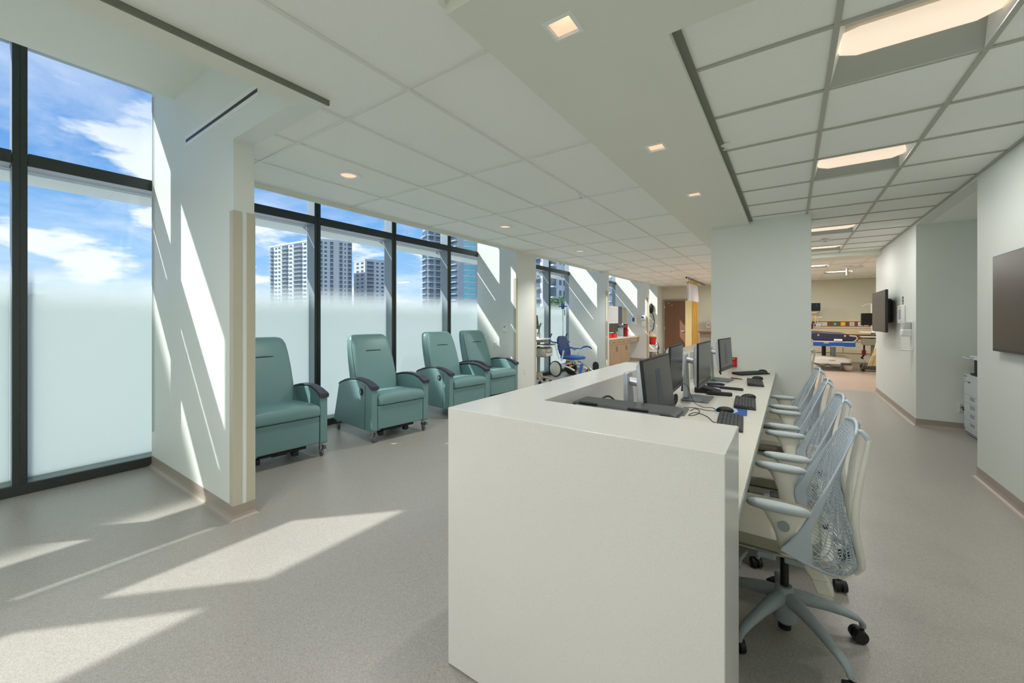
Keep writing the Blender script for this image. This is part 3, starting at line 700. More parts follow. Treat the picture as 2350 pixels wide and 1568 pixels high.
def mk_chair():
    t = thing('task_chair', '', 'office chair', (0, 0, 0), 0, 'mesh back task chairs at the desk')
    # star base
    hub = MB(); hub.lathe([(.030, .045), (.045, .06), (.048, .15), (.036, .205), (.030, .212)], n=20); hub.build('hub', 'chair_base', t)
    MB().lathe([(.026, .018), (.026, .045)], n=16).build('gas_spring_foot', 'black', t)
    MB().cyl((0, 0, .20), (0, 0, .38), .017, n=16).build('gas_spring', 'black', t)
    for k in range(5):
        a = R(24+72*k); T = Matrix.Rotation(a, 4, 'Z')
        l = MB(); rings = []
        for (r_, z, w, h) in ((.03, .165, .030, .034), (.09, .160, .029, .030), (.17, .142, .024, .023), (.25, .118, .020, .018), (.295, .100, .018, .015), (.312, .080, .015, .013), (.314, .062, .012, .012)):
            n_ = 12
            if r_ < .3: rings.append([T @ Vector((r_, w*math.cos(2*math.pi*j/n_), z+h*math.sin(2*math.pi*j/n_))) for j in range(n_)])
            else: rings.append([T @ Vector((r_+h*math.sin(2*math.pi*j/n_), w*math.cos(2*math.pi*j/n_), z)) for j in range(n_)])
        leg = l.loft(rings).build('leg', 'chair_base', t)
        c = MB(); C0 = T @ Vector((.314, 0, 0)); sw = R(random.uniform(0, 360)); ax = Vector((math.cos(sw), math.sin(sw), 0)); fw = Vector((-ax.y, ax.x, 0))*.018
        for s_ in (-1, 1): c.cyl(C0+fw+ax*s_*.006+Vector((0, 0, .029)), C0+fw+ax*s_*.026+Vector((0, 0, .029)), .029, .027, n=20)
        c.cyl(C0+Vector((0, 0, .03)), C0+Vector((0, 0, .066)), .006, n=8); c.cyl(C0+fw-ax*.01+Vector((0, 0, .035)), C0+fw+ax*.01+Vector((0, 0, .035)), .023, n=14)
        c.build('caster', 'black', leg)
    # tilt mechanism under the seat
    b = MB(); b.loft([rr(-.03, 0, .20, .075, .04, .372), rr(-.03, 0, .215, .10, .05, .392), rr(-.04, 0, .22, .15, .06, .43), rr(-.05, 0, .22, .17, .06, .448)]); b.build('tilt_mechanism', 'chair_white', t)
    b = MB(); b.box(-.10, -.03, -.176, -.160, .395, .425); b.box(.0, .07, -.172, -.156, .395, .425); b.build('lever_recess', 'chair_base', t, bevel=.006)
    b = MB(); b.tube([(-.14, -.15, .39), (-.16, -.20, .375), (-.165, -.235, .355)], [.007, .008, .010], 8); b.build('adjust_lever', 'chair_base', t)
    # spine that drops behind the seat
    b = MB(); b.loft([[Vector((x-.035, -.055, z)), Vector((x+.035, -.055, z+.01)), Vector((x+.035, .055, z+.01)), Vector((x-.035, .055, z))] for x, z in ((.05, .44), (.085, .38), (.118, .315), (.13, .295))]); b.build('spine_cover', 'chair_white', t, bevel=.012, seg=3)
    b = MB(); b.loft([[Vector((x-.03, -.04, z)), Vector((x+.03, -.04, z+.01)), Vector((x+.03, .04, z+.01)), Vector((x-.03, .04, z))] for x, z in ((.105, .33), (.125, .29), (.148, .235))]); b.build('spine_tongue', 'chair_white', t, bevel=.006)
    b = MB(); b.tube([(.08, 0, .40), (.15, 0, .335), (.20, 0, .33), (.245, 0, .375)], [.035, .03, .028, .022], 10, flat=.6); b.build('spine_link', 'chair_white', t)
    # seat
    b = MB(); b.loft([rr(-.10, 0, .205, .205, .11, .452, 8), rr(-.10, 0, .225, .235, .12, .466, 8), rr(-.10, 0, .232, .243, .125, .492, 8), rr(-.10, 0, .224, .235, .12, .514, 8), rr(-.095, 0, .19, .20, .11, .527, 8), rr(-.09, 0, .12, .13, .08, .530, 8)]); b.build('seat', 'seat_vinyl', t)
    b = MB(); b.loft([rr(-.10, 0, .20, .20, .11, .440, 8), rr(-.10, 0, .224, .232, .12, .453, 8)]); b.build('seat_pan', 'chair_white', t)
    # arms
    for s_ in (-1, 1):
        arm = MB(); rings = []
        for (x, y, z, a_, c_) in ((.03, .150, .435, .040, .016), (.02, .215, .455, .040, .015), (.012, .236, .500, .034, .013), (.003, .250, .550, .033, .012), (-.003, .262, .595, .043, .012), (-.005, .266, .635, .062, .014), (-.010, .266, .652, .078, .017)):
            rings.append([Vector((x+a_*math.cos(2*math.pi*j/14), s_*(y+c_*math.sin(2*math.pi*j/14)), z)) for j in range(14)])
        o = arm.loft(rings).build('arm_support', 'chair_white', t)
        p = MB(); pr_ = []
        for (z, a_, c_) in ((.650, .085, .018), (.652, .100, .027), (.657, .109, .033), (.666, .112, .035), (.674, .108, .032), (.680, .098, .026), (.683, .08, .016)):
            pr_.append([Vector((-.022+a_*math.copysign(abs(math.cos(2*math.pi*j/24))**.8, math.cos(2*math.pi*j/24)), s_*.266+c_*math.sin(2*math.pi*j/24), z)) for j in range(24)])
        p.loft(pr_).build('arm_pad', 'pad_arm', t)
        MB().cyl((0, s_*.268, .598), (0, s_*.284, .598), .020, n=18).build('arm_button', 'chair_base', o)
    # suspended lattice back
    b = MB(); nu, nv = 26, 44
    b.grid(lambda i, j: back_pt(-.93+1.86*i, .03+.955*(j**1.0)), nu, nv)
    # shear the lattice into lozenges that get finer towards the top
    vs = []
    for j in range(nv+1):
        for i in range(nu+1):
            u = -.93+1.86*i/nu; v = (j/nv)**.80
            vs.append(back_pt(u, .03+.955*v)+Vector((0, 0, (.006 if i % 2 else -.006)*(1-.6*v) if 0 < i < nu and 0 < j < nv else 0)))
    b.v = vs
    lat = b.build('lattice_back', 'mesh_blue', t)
    wf = lat.modifiers.new('wire', 'WIREFRAME'); wf.thickness = .0052; wf.use_even_offset = False; wf.use_replace = True
    # solid rims: both side bands, lower lip and top
    def band(us, vs_, th=.004):
        m_ = MB(); nn = len(us)
        m_.grid(lambda i, j: back_pt(us[0]+(us[1]-us[0])*i, vs_[0]+(vs_[1]-vs_[0])*j), 3 if us[1]-us[0] < .5 else 24, 24 if vs_[1]-vs_[0] > .5 else 2); return m_
    for s_ in (-1, 1):
        m_ = MB(); m_.grid(lambda i, j: back_pt(s_*(1.0-(.075+.26*max(0, 1-j*4.2)**1.3)*(1-i)), j), 6, 30); e = m_.build('side_rim', 'mesh_blue', t); so_ = e.modifiers.new('solid', 'SOLIDIFY'); so_.thickness = .007; so_.offset = 0
    for vv, nm in (((.0, .035), 'lower_rim'), ((.965, 1.0), 'top_rim')):
        m_ = MB(); m_.grid(lambda i, j: back_pt(-1+2*i, vv[0]+(vv[1]-vv[0])*j), 24, 2); e = m_.build(nm, 'mesh_blue', t); so_ = e.modifiers.new('solid', 'SOLIDIFY'); so_.thickness = .009; so_.offset = 0
    # Y shaped suspension tower: two white uprights meeting behind the seat
    for s_ in (-1, 1):
        m_ = MB(); m_.tube([(.276, s_*.125, .955), (.268, s_*.128, .90), (.252, s_*.124, .80), (.240, s_*.115, .70), (.236, s_*.105, .61), (.245, s_*.090, .53), (.258, s_*.070, .46), (.262, s_*.045, .41), (.245, s_*.02, .375)],
                          [.010, .013, .015, .0165, .018, .019, .019, .019, .020], 12, flat=.75); up_ = m_.build('tower_upright', 'chair_white', t)
        m_ = MB(); m_.tube([(.238, s_*.118, .985), (.255, s_*.122, .985), (.270, s_*.125, .966), (.274, s_*.125, .955)], [.008, .009, .010, .009], 10); m_.build('tower_clip', 'mesh_blue', up_)
    return t
ch0 = mk_chair()
ch0.location = (-.02, 2.225, 0); ch0['label'] = 'task chair nearest the camera, its full mesh back and star base showing'
for i, (x, y, rz, lab) in enumerate(((.0, 2.965, R(1), 'second task chair from the counter end'), (-.02, 3.72, R(-2), 'third task chair from the counter end'), (-.03, 4.50, R(2), 'fourth task chair, its back against the column side'),
                                    (.03, 7.45, R(-4), 'pale chair beyond the column, first behind it'), (.0, 8.3, R(5), 'pale chair beyond the column, farther of the two'))):
    clone(ch0, lab, (x, y, 0), rz)

# ============================================================ RECLINERS
def mk_recliner():
    t = thing('recliner', '', 'recliner', (0, 0, 0), 0, 'teal medical recliners along the windows')
    prof = [(-.012, .135), (0, .150), (0, .600), (-.006, .628), (-.10, .676), (-.22, .700), (-.36, .705), (-.50, .694), (-.64, .668), (-.80, .622), (-.822, .60), (-.868, .44), (-.93, .24), (-.965, .150), (-.955, .135)]
    for s_ in (-1, 1):
        b = MB(); b.prism(prof, s_*.322, s_*.398, 'Y'); p = b.build('side_panel', 'vinyl_teal', t, bevel=.014, seg=3)
        sm = MB()
        sm.tube([(-.155, s_*.3995, .14), (-.150, s_*.3995, .40), (-.145, s_*.3995, .66)], .0022, 6); sm.build('seam_line', 'seam', p)
        c = MB(); rings = []
        cap = [(.015, .642), (-.02, .652), (-.10, .684), (-.22, .712), (-.36, .719), (-.50, .708), (-.64, .681), (-.79, .634), (-.83, .612)]
        for i, (x, z) in enumerate(cap):
            w = (.050, .052, .047, .042, .040, .040, .040, .040, .038)[i]; h = (.020, .022, .018, .015, .014, .014, .014, .013, .010)[i]
            fl = (1.1, 1.0, .95, .9, .9, .9, .9, .9, .9)[i]
            rings.append([Vector((x, s_*.360+w*a, z+h*b_)) for a, b_ in ((-fl*.8, -1.3), (fl*.8, -1.3), (1, .3), (.85, 1), (-.85, 1), (-1, .3))])
        c.loft(rings).build('arm_cap', 'arm_dark', t, bevel=.005, seg=2)
    # lever on the left side panel
    k = MB(); k.lathe([(.034, 0), (.040, .004), (.040, .010), (.030, .012)], n=28, T=Matrix.Translation((-.232, -.398, .578)) @ Matrix.Rotation(R(90), 4, 'X') @ Matrix.Scale(.85, 4, (1, 0, 0)))
    rg = k.build('lever_ring', 'black', t)
    k = MB(); k.lathe([(.022, .010), (.024, .014), (.010, .016)], n=24, T=Matrix.Translation((-.232, -.398, .578)) @ Matrix.Rotation(R(90), 4, 'X') @ Matrix.Scale(.6, 4, (1, 0, 0))); k.build('lever_knob', 'knob_face', rg)
    # seat cushion and footrest panel
    b = MB(); rings = []
    for (x, z0, z1, hy) in ((-.62, .44, .535, .315), (-.30, .435, .545, .316), (-.05, .430, .555, .316), (.0, .432, .548, .314), (.022, .440, .520, .312), (.026, .455, .490, .310)):
        rings.append([Vector((x, y, z)) for y, z in ((-hy, z0+.012), (-hy+.012, z0), (0, z0), (hy-.012, z0), (hy, z0+.012), (hy, z1-.02), (hy-.03, z1), (hy*.5, z1+.006), (0, z1+.008), (-hy*.5, z1+.006), (-hy+.03, z1), (-hy, z1-.02))])
    b.loft(rings).build('seat_cushion', 'vinyl_teal', t)
    b = MB(); b.loft([[Vector((x, y, z)) for y, z in ((-.316, .15), (.316, .15), (.316, .428), (-.316, .428))] for x in (-.05, .0)]); b.build('footrest_panel', 'vinyl_teal', t, bevel=.014, seg=3)
    b = MB(); b.box(-.72, -.05, -.31, .31, .17, .43); b.build('inner_body', 'seam', t)
    # back: wedge with side gussets
    b = MB(); rings = []
    for (z, xf, xb, hy, r_) in ((.50, -.50, -.70, .275, .05), (.56, -.515, -.73, .290, .06), (.70, -.555, -.775, .296, .06), (.90, -.62, -.83, .292, .06), (1.05, -.675, -.868, .284, .06), (1.16, -.722, -.892, .272, .06), (1.205, -.752, -.902, .258, .06), (1.228, -.785, -.892, .235, .05), (1.236, -.82, -.872, .20, .024)):
        rings.append(rr((xf+xb)/2, 0, (xf-xb)/2, hy, r_, z, 5))
    b.loft(rings).build('backrest', 'vinyl_teal', t)
    b = MB()
    for s_ in (-1, 1):
        pts = [(xf-.035, s_*(hy-.008), z) for (z, xf, hy) in ((.52, -.50, .285), (.70, -.555, .296), (.90, -.62, .292), (1.05, -.675, .284), (1.16, -.722, .272), (1.20, -.755, .256))]
        b.tube(pts, .0045, 6)
    b.build('back_piping', 'seam', t)
    # pillow crease on the back front face
    b = MB(); pts = [(-.668, -.115, 1.020), (-.667, -.10, 1.027), (-.666, 0, 1.029), (-.667, .10, 1.027), (-.668, .115, 1.020)]; b.tube(pts, [.003, .006, .007, .006, .003], 8); b.build('head_crease', 'seam', t)
    # casters
    for x, y in ((-.06, -.355), (-.06, .355), (-.955+.03, -.355), (-.955+.03, .355)):
        f = MB(); f.m = 0; f.box(x-.025, x+.025, y-.022, y+.022, .128, .138); f.cyl((x, y, .10), (x, y, .13), .018, n=12)
        f.prism([(x-.022, .105), (x+.016, .105), (x+.026, .045), (x+.006, .035), (x-.006, .05)], y-.017, y-.013, 'Y'); f.prism([(x-.022, .105), (x+.016, .105), (x+.026, .045), (x+.006, .035), (x-.006, .05)], y+.013, y+.017, 'Y')
        fk = f.build('caster_fork', 'chrome', t)
        if x > -.5: MB().box(x+.018, x+.062, y+.004, y+.03, .075, .112, None).build('brake_pedal', 'wheel_grey', fk, bevel=.004)
        w = MB(); w.cyl((x+.012, y-.011, .034), (x+.012, y+.011, .034), .034, n=24); w.build('wheel', 'wheel_grey', fk, bevel=.005)
    # black footrest carriage
    b = MB(); b.box(-.10, -.045, -.23, .20, .112, .135); b.box(-.09, -.05, -.12, .02, .10, .113); b.build('carriage_bar', 'black', t, bevel=.003)
    for y in (-.255, .09):
        b = MB(); b.box(-.11, -.04, y-.02, y+.035, .062, .112); b.build('carriage_foot', 'black', t, bevel=.008)
    return t
rc0 = mk_recliner(); rc0.location = (-3.896, 3.243, 0); rc0.rotation_euler = (0, 0, R(-6.5)); rc0['label'] = 'teal recliner in the middle of the view, wholly visible before the windows'
clone(rc0, 'teal recliner half hidden behind the big wing wall', (-4.04, 1.955, 0), R(-5))
clone(rc0, 'third teal recliner, its lower front behind the counter corner', (-3.97, 4.60, 0), R(-7))
clone(rc0, 'farthest teal recliner, beside the sunlit column', (-4.12, 5.66, 0), R(-6))
# ============================================================ RIGHT WALL
def mk_tv(label, x, y0, y1, z0, z1, gap, th=.045):
    t = thing('wall_television', label, 'television', (XR, (y0+y1)/2, (z0+z1)/2), 0)
    w = (y1-y0)/2; h = (z1-z0)/2; xf = x-XR
    MB().box(xf, xf+th, -w, w, -h, h).build('casing', 'bezel', t, bevel=.004)
    MB().box(xf-.0012, xf+.001, -w+.008, w-.008, -h+.022, h-.008).build('screen', 'screen_tv', t)
    b = MB(); b.box(xf+th, -.03, -w*.45, w*.45, -h*.55, h*.6) if gap else b.box(xf+th, -.001, -w*.5, w*.5, -h*.5, h*.5)
    b.build('rear_housing', 'black', t, bevel=.01)
    b = MB(); b.box(-.03, -.001, -.22, .22, -.18, .18); b.build('wall_mount', 'black', t)
    return t
mk_tv('large dark television on the right wall, cut by the picture edge', 1.355, 3.68, 4.905, 1.18, 1.945, False, .035)
mk_tv('dark television standing off the far right wall on a mount', 1.245, 8.60, 9.82, 1.232, 1.918, True, .035)
t = thing('nurse_call_panel', 'white wall panel with a grey display on the wall beside the far television', 'wall panel', (XR, 8.33, 1.515))
MB().box(-.03, 0, -.185, .185, -.14, .14).build('body', 'white_plastic', t, bevel=.012)
MB().box(-.0315, -.028, -.05, .09, -.075, .075).build('display', 'copier_grey', t); MB().box(-.0315, -.028, -.02, .06, .09, .12).build('status_light', 'yellow', t)
MB().box(-.0315, -.028, -.10, -.07, -.12, -.10).build('button', 'silver_dark', t)
t = thing('wall_sign', 'small column of black symbols on the wall above the nurse call panel', 'sign', (XR, 8.31, 1.72))
b = MB()
for k, (w, h) in enumerate(((.03, .010), (.06, .008), (.04, .012), (.06, .010), (.05, .006), (.06, .012), (.045, .010))):
    z = -.055+k*.018; b.box(-.0025, -.0004, -w, w, z, z+h)
b.build('symbols', 'black', t)
t = thing('hand_sanitizer_dispenser', 'white hand sanitizer dispenser with a drip tray on the right wall corner', 'dispenser', (XR, 7.76, 1.30))
MB().box(-.012, 0, -.07, .07, -.30, .12).build('back_plate', 'white_plastic', t, bevel=.004)
MB().box(-.11, -.012, -.062, .062, 0, .11).build('refill_window', 'clear_plastic', t, bevel=.012)
MB().box(-.085, -.02, -.045, .045, .008, .10).build('gel_bag', 'offwhite', t, bevel=.01)
MB().box(-.115, -.012, -.066, .066, -.10, .0).build('pump_housing', 'white_plastic', t, bevel=.015)
MB().box(-.02, -.008, -.02, .02, -.30, -.10).build('tray_arm', 'white_plastic', t)
MB().lathe([(.055, -.30), (.06, -.288), (.052, -.292), (.05, -.298)], c=(-.075, 0, 0), n=24).build('drip_tray', 'white_plastic', t)
# copier in the alcove, facing the corridor
t = thing('office_copier', 'white office copier standing in the alcove, half hidden by the right wall', 'copier', (1.815, 7.08, 0))
b = MB(); b.box(0, .62, -.34, .34, .04, .75); b.build('body', 'copier_white', t, bevel=.01)
b = MB(); b.box(.01, .61, -.33, .33, .015, .045); b.build('plinth', 'copier_grey', t)
for i, z in enumerate((.085, .19, .295, .40)):
    d = MB().box(-.006, .01, -.335, .335, z, z+.098).build('paper_drawer', 'copier_white', t, bevel=.003)
    MB().box(-.0075, -.003, -.02, .125, z+.045, z+.092).build('drawer_handle', 'copier_grey', d)
MB().box(-.006, .01, -.335, .335, .505, .75).build('front_door', 'copier_white', t, bevel=.003)
b = MB(); b.box(.06, .58, -.33, .26, .75, .95); b.build('output_tower', 'black', t, bevel=.01)
b = MB(); b.box(.02, .5, -.32, .22, .75, .775); b.build('output_tray', 'black', t)
b = MB(); b.prism([(-.02, .955), (.60, .955), (.60, 1.01), (.02, .99)], -.335, .22, 'Y'); b.build('scanner_lid', 'copier_white', t, bevel=.006)
b = MB(); b.box(-.045, .03, .0, .24, .955, .975); b.build('operation_panel', 'copier_white', t, bevel=.006)
MB().box(-.035, .02, .03, .22, .9755, .9765).build('touch_screen', 'black_gloss', t)
st = MB().box(-.0075, -.0058, .235, .315, .650, .735).build('notice_sticker', 'white_plastic', t)
MB().box(-.0085, -.007, .235, .315, .722, .735).build('red_band', 'red', st); MB().box(-.0085, -.007, .235, .315, .66, .667).build('red_band', 'red', st); MB().box(-.0085, -.007, .245, .305, .675, .715).build('picture', 'pad_light', st)
def text(name, body, size, loc, rot, m, parent=None, ext=.0006):
    c = bpy.data.curves.new(name, 'FONT'); c.body = body; c.size = size; c.extrude = ext; c.align_x = 'CENTER'; c.align_y = 'CENTER'
    o = bpy.data.objects.new(name, c); COL.objects.link(o); o.location = loc; o.rotation_euler = rot; c.materials.append(M[m])
    me = bpy.data.meshes.new_from_object(o); bpy.data.objects.remove(o); o = bpy.data.objects.new(name, me); COL.objects.link(o); o.location = loc; o.rotation_euler = rot
    if parent: o.parent = parent
    return o
text('lettering', 'Canon', .034, (-.0068, .165, .665), (R(90), 0, R(-90)), 'black', t)
t = thing('door_stop', 'small metal plate with a blue tag on the alcove wall beside the copier', 'wall fitting', (1.845, 7.55, .30), 0)
MB().box(-.05, .0, -.02, 0, -.06, .06).build('plate', 'offwhite', t, bevel=.003); MB().cyl((-.03, -.02, .01), (-.03, -.05, .01), .012, n=14).build('knob', 'chrome', t); MB().prism([(-.012, .02), (-.002, .02), (-.004, -.045), (-.018, -.03)], -.026, -.021, 'Y').build('blue_tag', 'pad_blue', t)

# ============================================================ BLUE TRANSPORT CHAIR, CART, FAR LEFT BAYS
t = thing('transport_chair', 'blue and white patient transport chair with a drip pole, by the far window', 'wheelchair', (-4.49, 9.11, 0), R(-14))
# frame: x forward
for s_ in (-1, 1):
    b = MB(); b.cyl((-.30, s_*.31, .20), (-.30, s_*.27, .20), .20, n=36); w = b.build('rear_wheel', 'rubber', t, bevel=.006)
    MB().lathe([(.175, 0), (.16, .012), (.02, .016)], n=36, T=Matrix.Translation((-.30, s_*.31, .20)) @ Matrix.Rotation(R(-90*s_), 4, 'X')).build('wheel_cover', 'offwhite', w)
    b = MB(); b.cyl((.28, s_*.24-.012, .075), (.28, s_*.24+.012, .075), .075, n=20); b.cyl((.28, s_*.24, .075), (.28, s_*.24, .20), .014, n=10); b.build('front_caster', 'rubber', t)
    MB().tube([(-.30, s_*.26, .20), (-.10, s_*.25, .30), (.12, s_*.24, .26), (.28, s_*.24, .20)], .022, 10).build('side_frame', 'white_plastic', t)
    MB().tube([(-.22, s_*.25, .46), (-.27, s_*.25, .58), (-.33, s_*.25, .74), (-.36, s_*.24, .86)], .018, 10).build('back_tube', 'white_plastic', t)
    h = MB().tube([(-.30, s_*.24, .86), (-.44, s_*.26, .865), (-.485, s_*.28, .90), (-.49, s_*.30, .96), (-.44, s_*.30, 1.06), (-.42, s_*.30, 1.08)], .019, 10).build('push_handle', 'blue_chair_light', t)
    MB().tube([(-.12, s_*.27, .42), (-.06, s_*.29, .55), (-.02, s_*.30, .68)], .020, 10).build('arm_post', 'white_plastic', t)
    MB().tube([(-.24, s_*.28, .70), (-.10, s_*.30, .695), (.02, s_*.31, .70), (.10, s_*.32, .745), (.22, s_*.32, .765), (.32, s_*.32, .745), (.36, s_*.32, .71)], [.014, .017, .018, .020, .020, .019, .015], 10).build('arm_rail', 'blue_chair_light', t)
    if s_ < 0: MB().loft([[Vector((.34+z*.25+c*.01, s_*.13+y, .10+z)) for y, c in ((-.055, 0), (.055, 0), (.055, 1), (-.055, 1))] for z in (0, .05, .20, .27)]).build('foot_plate', 'blue_bright', t, bevel=.02, seg=3)
b = MB(); b.loft([rr(.02, 0, .25, .22, .10, .455, 6), rr(.02, 0, .27, .235, .11, .475, 6), rr(.02, 0, .27, .235, .11, .515, 6), rr(.02, 0, .24, .205, .10, .532, 6)]); b.build('seat_pad', 'blue_chair_light', t)
b = MB(); rings = []
for (z, hy) in ((.50, .12), (.53, .185), (.60, .215), (.72, .225), (.84, .215), (.94, .185), (1.0, .13), (1.02, .06)):
    xx = -.20-(z-.5)*.30; rings.append([Vector((xx+c*.03, y*hy, z)) for y, c in ((-1, -1), (1, -1), (1, 0), (.8, 1), (-.8, 1), (-1, 0))])
b.loft(rings).build('back_pad', 'blue_chair', t, bevel=.012)
MB().tube([(-.20, -.2, .30), (-.14, 0, .33), (-.20, .2, .30)], .03, 10).build('axle_beam', 'white_plastic', t)
MB().tube([(.0, 0, .32), (-.02, 0, .46)], .06, 12).build('lift_column', 'white_plastic', t)
MB().box(-.02, .05, -.05, .05, .30, .36).build('lower_cover', 'navy', t, bevel=.01)
for x, z in ((.06, .43), (.14, .30)): MB().box(x-.03, x+.03, -.25, -.19, z-.015, z+.02).build('orange_latch', 'orange', t, bevel=.005)
MB().tube([(.10, .1, .40), (.40, .10, .30), (.62, .10, .16)], .014, 8).build('leg_support', 'silver', t)
b = MB(); b.cyl((-.40, .10, .70), (-.40, .10, 1.78), .012, n=10); b.build('drip_pole', 'silver', t)
b = MB(); b.box(-.40-.13, -.40+.13, .085, .115, 1.77, 1.80); b.box(-.415, -.385, .05, .15, 1.72, 1.86); b.build('pole_cross', 'blue_chair_light', t, bevel=.006)
MB().box(-.35, -.335, .09, .11, 1.55, 1.70, Matrix.Rotation(R(0), 4, 'X')).build('green_tag', 'green', t)
t = thing('sanitizer_bottle', 'small clear bottle with a yellow cap on the floor in front of the blue chair', 'bottle', (-4.60, 10.02, 0))
MB().lathe([(.035, 0), (.036, .11), (.03, .14), (.013, .155), (.013, .165)], n=18).build('body', 'clear_plastic', t); MB().lathe([(.016, .165), (.016, .195), (.010, .198)], n=14).build('cap', 'orange', t)
t = thing('far_foot_plate', 'dark back of the far foot plate of the transport chair, by the partition', 'pad', (-4.25, 10.02, 0))  # separate piece playing the other foot plate of the transport chair
b = MB(); rings = []
b.loft([[Vector((math.cos(a)*.085*k, y, .22+math.sin(a)*.10*k if math.sin(a) > 0 else .22+math.sin(a)*.22)) for a in [2*math.pi*j/24 for j in range(24)]] for y, k in ((-.015, .9), (-.01, 1), (.01, 1), (.015, .9))]); b.build('pad', 'rubber', t)
# computer cart, half hidden behind the column
t = thing('computer_cart', 'grey computer cart with drawers, half hidden by the column at the window', 'cart', (-4.72, 7.85, 0), R(10))
b = MB()
for k in range(5):
    a = R(72*k+10); b.tube([(0, 0, .13), (.15*math.cos(a), .15*math.sin(a), .125), (.28*math.cos(a), .28*math.sin(a), .085)], [.035, .028, .018], 8)
    b.m = 1; b.cyl((.28*math.cos(a), .28*math.sin(a)-.02, .035), (.28*math.cos(a), .28*math.sin(a)+.02, .035), .035, n=14); b.m = 0
b.build('wheeled_base', ['cart_grey', 'black'], t)
b = MB(); b.lathe([(.10, .08), (.11, .14), (.08, .22), (.035, .24)], n=20); b.box(-.03, .03, -.03, .03, .20, 1.15); b.build('column', 'cart_grey', t)
MB().box(-.05, .26, -.22, .22, .60, .80).build('drawer_unit', 'cart_grey', t, bevel=.02)
for z in (.615, .705): MB().box(.24, .275, -.20, .20, z, z+.075).build('drawer', 'offwhite', t, bevel=.012)
MB().box(-.10, .38, -.26, .26, .845, .868).build('keyboard_tray', 'offwhite', t, bevel=.008); MB().box(.10, .34, -.22, .22, .869, .885).build('keyboard', 'keyboard', t, bevel=.004)
MB().box(-.22, .20, -.26, .26, .985, 1.01).build('work_surface', 'white_plastic', t, bevel=.008); MB().box(-.02, .16, -.18, .18, .93, .984).build('tray_box', 'cart_grey', t, bevel=.01)
MB().sphere((-.02, -.10, 1.02), .08, .06, .035).build('scanner', 'white_plastic', t)
b = MB(); b.box(.06, .09, -.27, .27, 1.22, 1.55, Matrix.Rotation(R(-8), 4, 'Y')); b.build('screen', 'black_gloss', t, bevel=.004); MB().tube([(0, 0, 1.10), (.02, 0, 1.25), (.06, 0, 1.36)], .02, 8).build('screen_arm', 'silver_dark', t)

# ---- cabinet bay between the partitions
t = thing('base_cabinet', 'light wood base cabinet with drawers and doors in the bay before the wooden door', 'cabinet', (-4.33, 11.75, 0))
b = MB(); b.box(-.56, 0, -1.33, 1.25, .10, .845); b.build('body', 'wood_cab', t)
MB().box(-.56, -.06, -1.33, 1.25, 0, .10).build('toe_kick', 'offwhite', t)
def handle(parent, p0, p1):
    a, c = Vector(p0), Vector(p1); o = Vector((.03, 0, 0)); MB().tube([a, a+o, c+o, c], .005, 6).build('handle', 'black', parent)
for k in range(3):
    y0 = -1.32+k*.857; y1 = y0+.850
    for s_ in (0, 1):
        ya, yb_ = y0+s_*.4265, y0+s_*.4265+.4235
        d = MB().box(0, .019, ya, yb_, .105, .665).build('door', 'wood_cab', t, bevel=.002)
        yy = yb_-.035 if s_ == 0 else ya+.035; handle(d, (.019, yy, .48), (.019, yy, .62))
    d = MB().box(0, .019, y0, y1-.001, .67, .84).build('drawer', 'wood_cab', t, bevel=.002)
    for s_ in (-.21, .21): handle(d, (.019, (y0+y1)/2+s_-.06, .76), (.019, (y0+y1)/2+s_+.06, .76))
t = thing('sink_counter', 'pale counter top with an open wood fronted knee space at its right end', 'counter', (-4.33, 12.15, 0))
MB().box(-.60, .03, -1.74, 1.795, .846, .885).build('top_slab', 'offwhite', t, bevel=.003)
MB().box(.0, .019, .87, 1.79, .70, .845).build('apron', 'wood_cab', t); MB().prism([(-.50, .845), (-.02, .845), (-.32, .15), (-.50, .15)], .875, .895, 'Y').build('slanted_panel', 'wood_door', t)
MB().box(-.60, .0, 1.772, 1.79, .886, .99).build('side_splash', 'white_plastic', t); MB().box(-.52, -.12, .95, 1.5, .78, .8855).build('basin', 'chrome', t)
MB().tube([(-.50, 1.22, .885), (-.50, 1.22, 1.12), (-.44, 1.22, 1.17), (-.36, 1.22, 1.12)], .012, 8).build('faucet', 'chrome', t)
t = thing('supply_cabinet', 'boxy white and dark cabinet unit raised on posts above the red bins', 'cabinet', (-4.60, 12.0, .886))
MB().box(-.20, .20, -.90, .14, .44, .96).build('upper_box', 'white_plastic', t, bevel=.006); MB().box(.2005, .206, -.87, .11, .47, .93).build('front_panel', 'copier_white', t)
MB().box(-.19, .205, .142, .46, .40, .97).build('side_unit', 'bldg_dark', t, bevel=.004); MB().box(-.10, .215, .47, .86, .44, .94).build('towel_dispenser', 'cart_grey', t, bevel=.01)
MB().box(-.19, .19, -.90, .14, .175, .435).build('lower_box', 'printer_grey', t); MB().box(.0, .22, .16, .86, .30, .38).build('wire_shelf', 'bldg_dark', t, bevel=.005)
for x, y in ((-.15, -.86), (.15, -.86), (-.15, .80), (.15, .80)): MB().box(x-.012, x+.012, y-.012, y+.012, 0, .45).build('post', 'black', t)
for k, (y, l) in enumerate(((11.40, 'red plastic bin on the pale counter, left of the pair'), (11.86, 'red plastic bin on the pale counter, right of the pair'))):
    t = thing('red_bin', l, 'bin', (-4.50, y, .886), 0, 'red bins on the pale counter')
    MB().loft([rr(0, 0, .10, .19, .02, 0), rr(0, 0, .11, .20, .02, .125)]).build('tub', 'red_bright', t); MB().loft([rr(0, 0, .114, .204, .02, .12), rr(0, 0, .114, .204, .02, .135)]).build('rim', 'red', t)
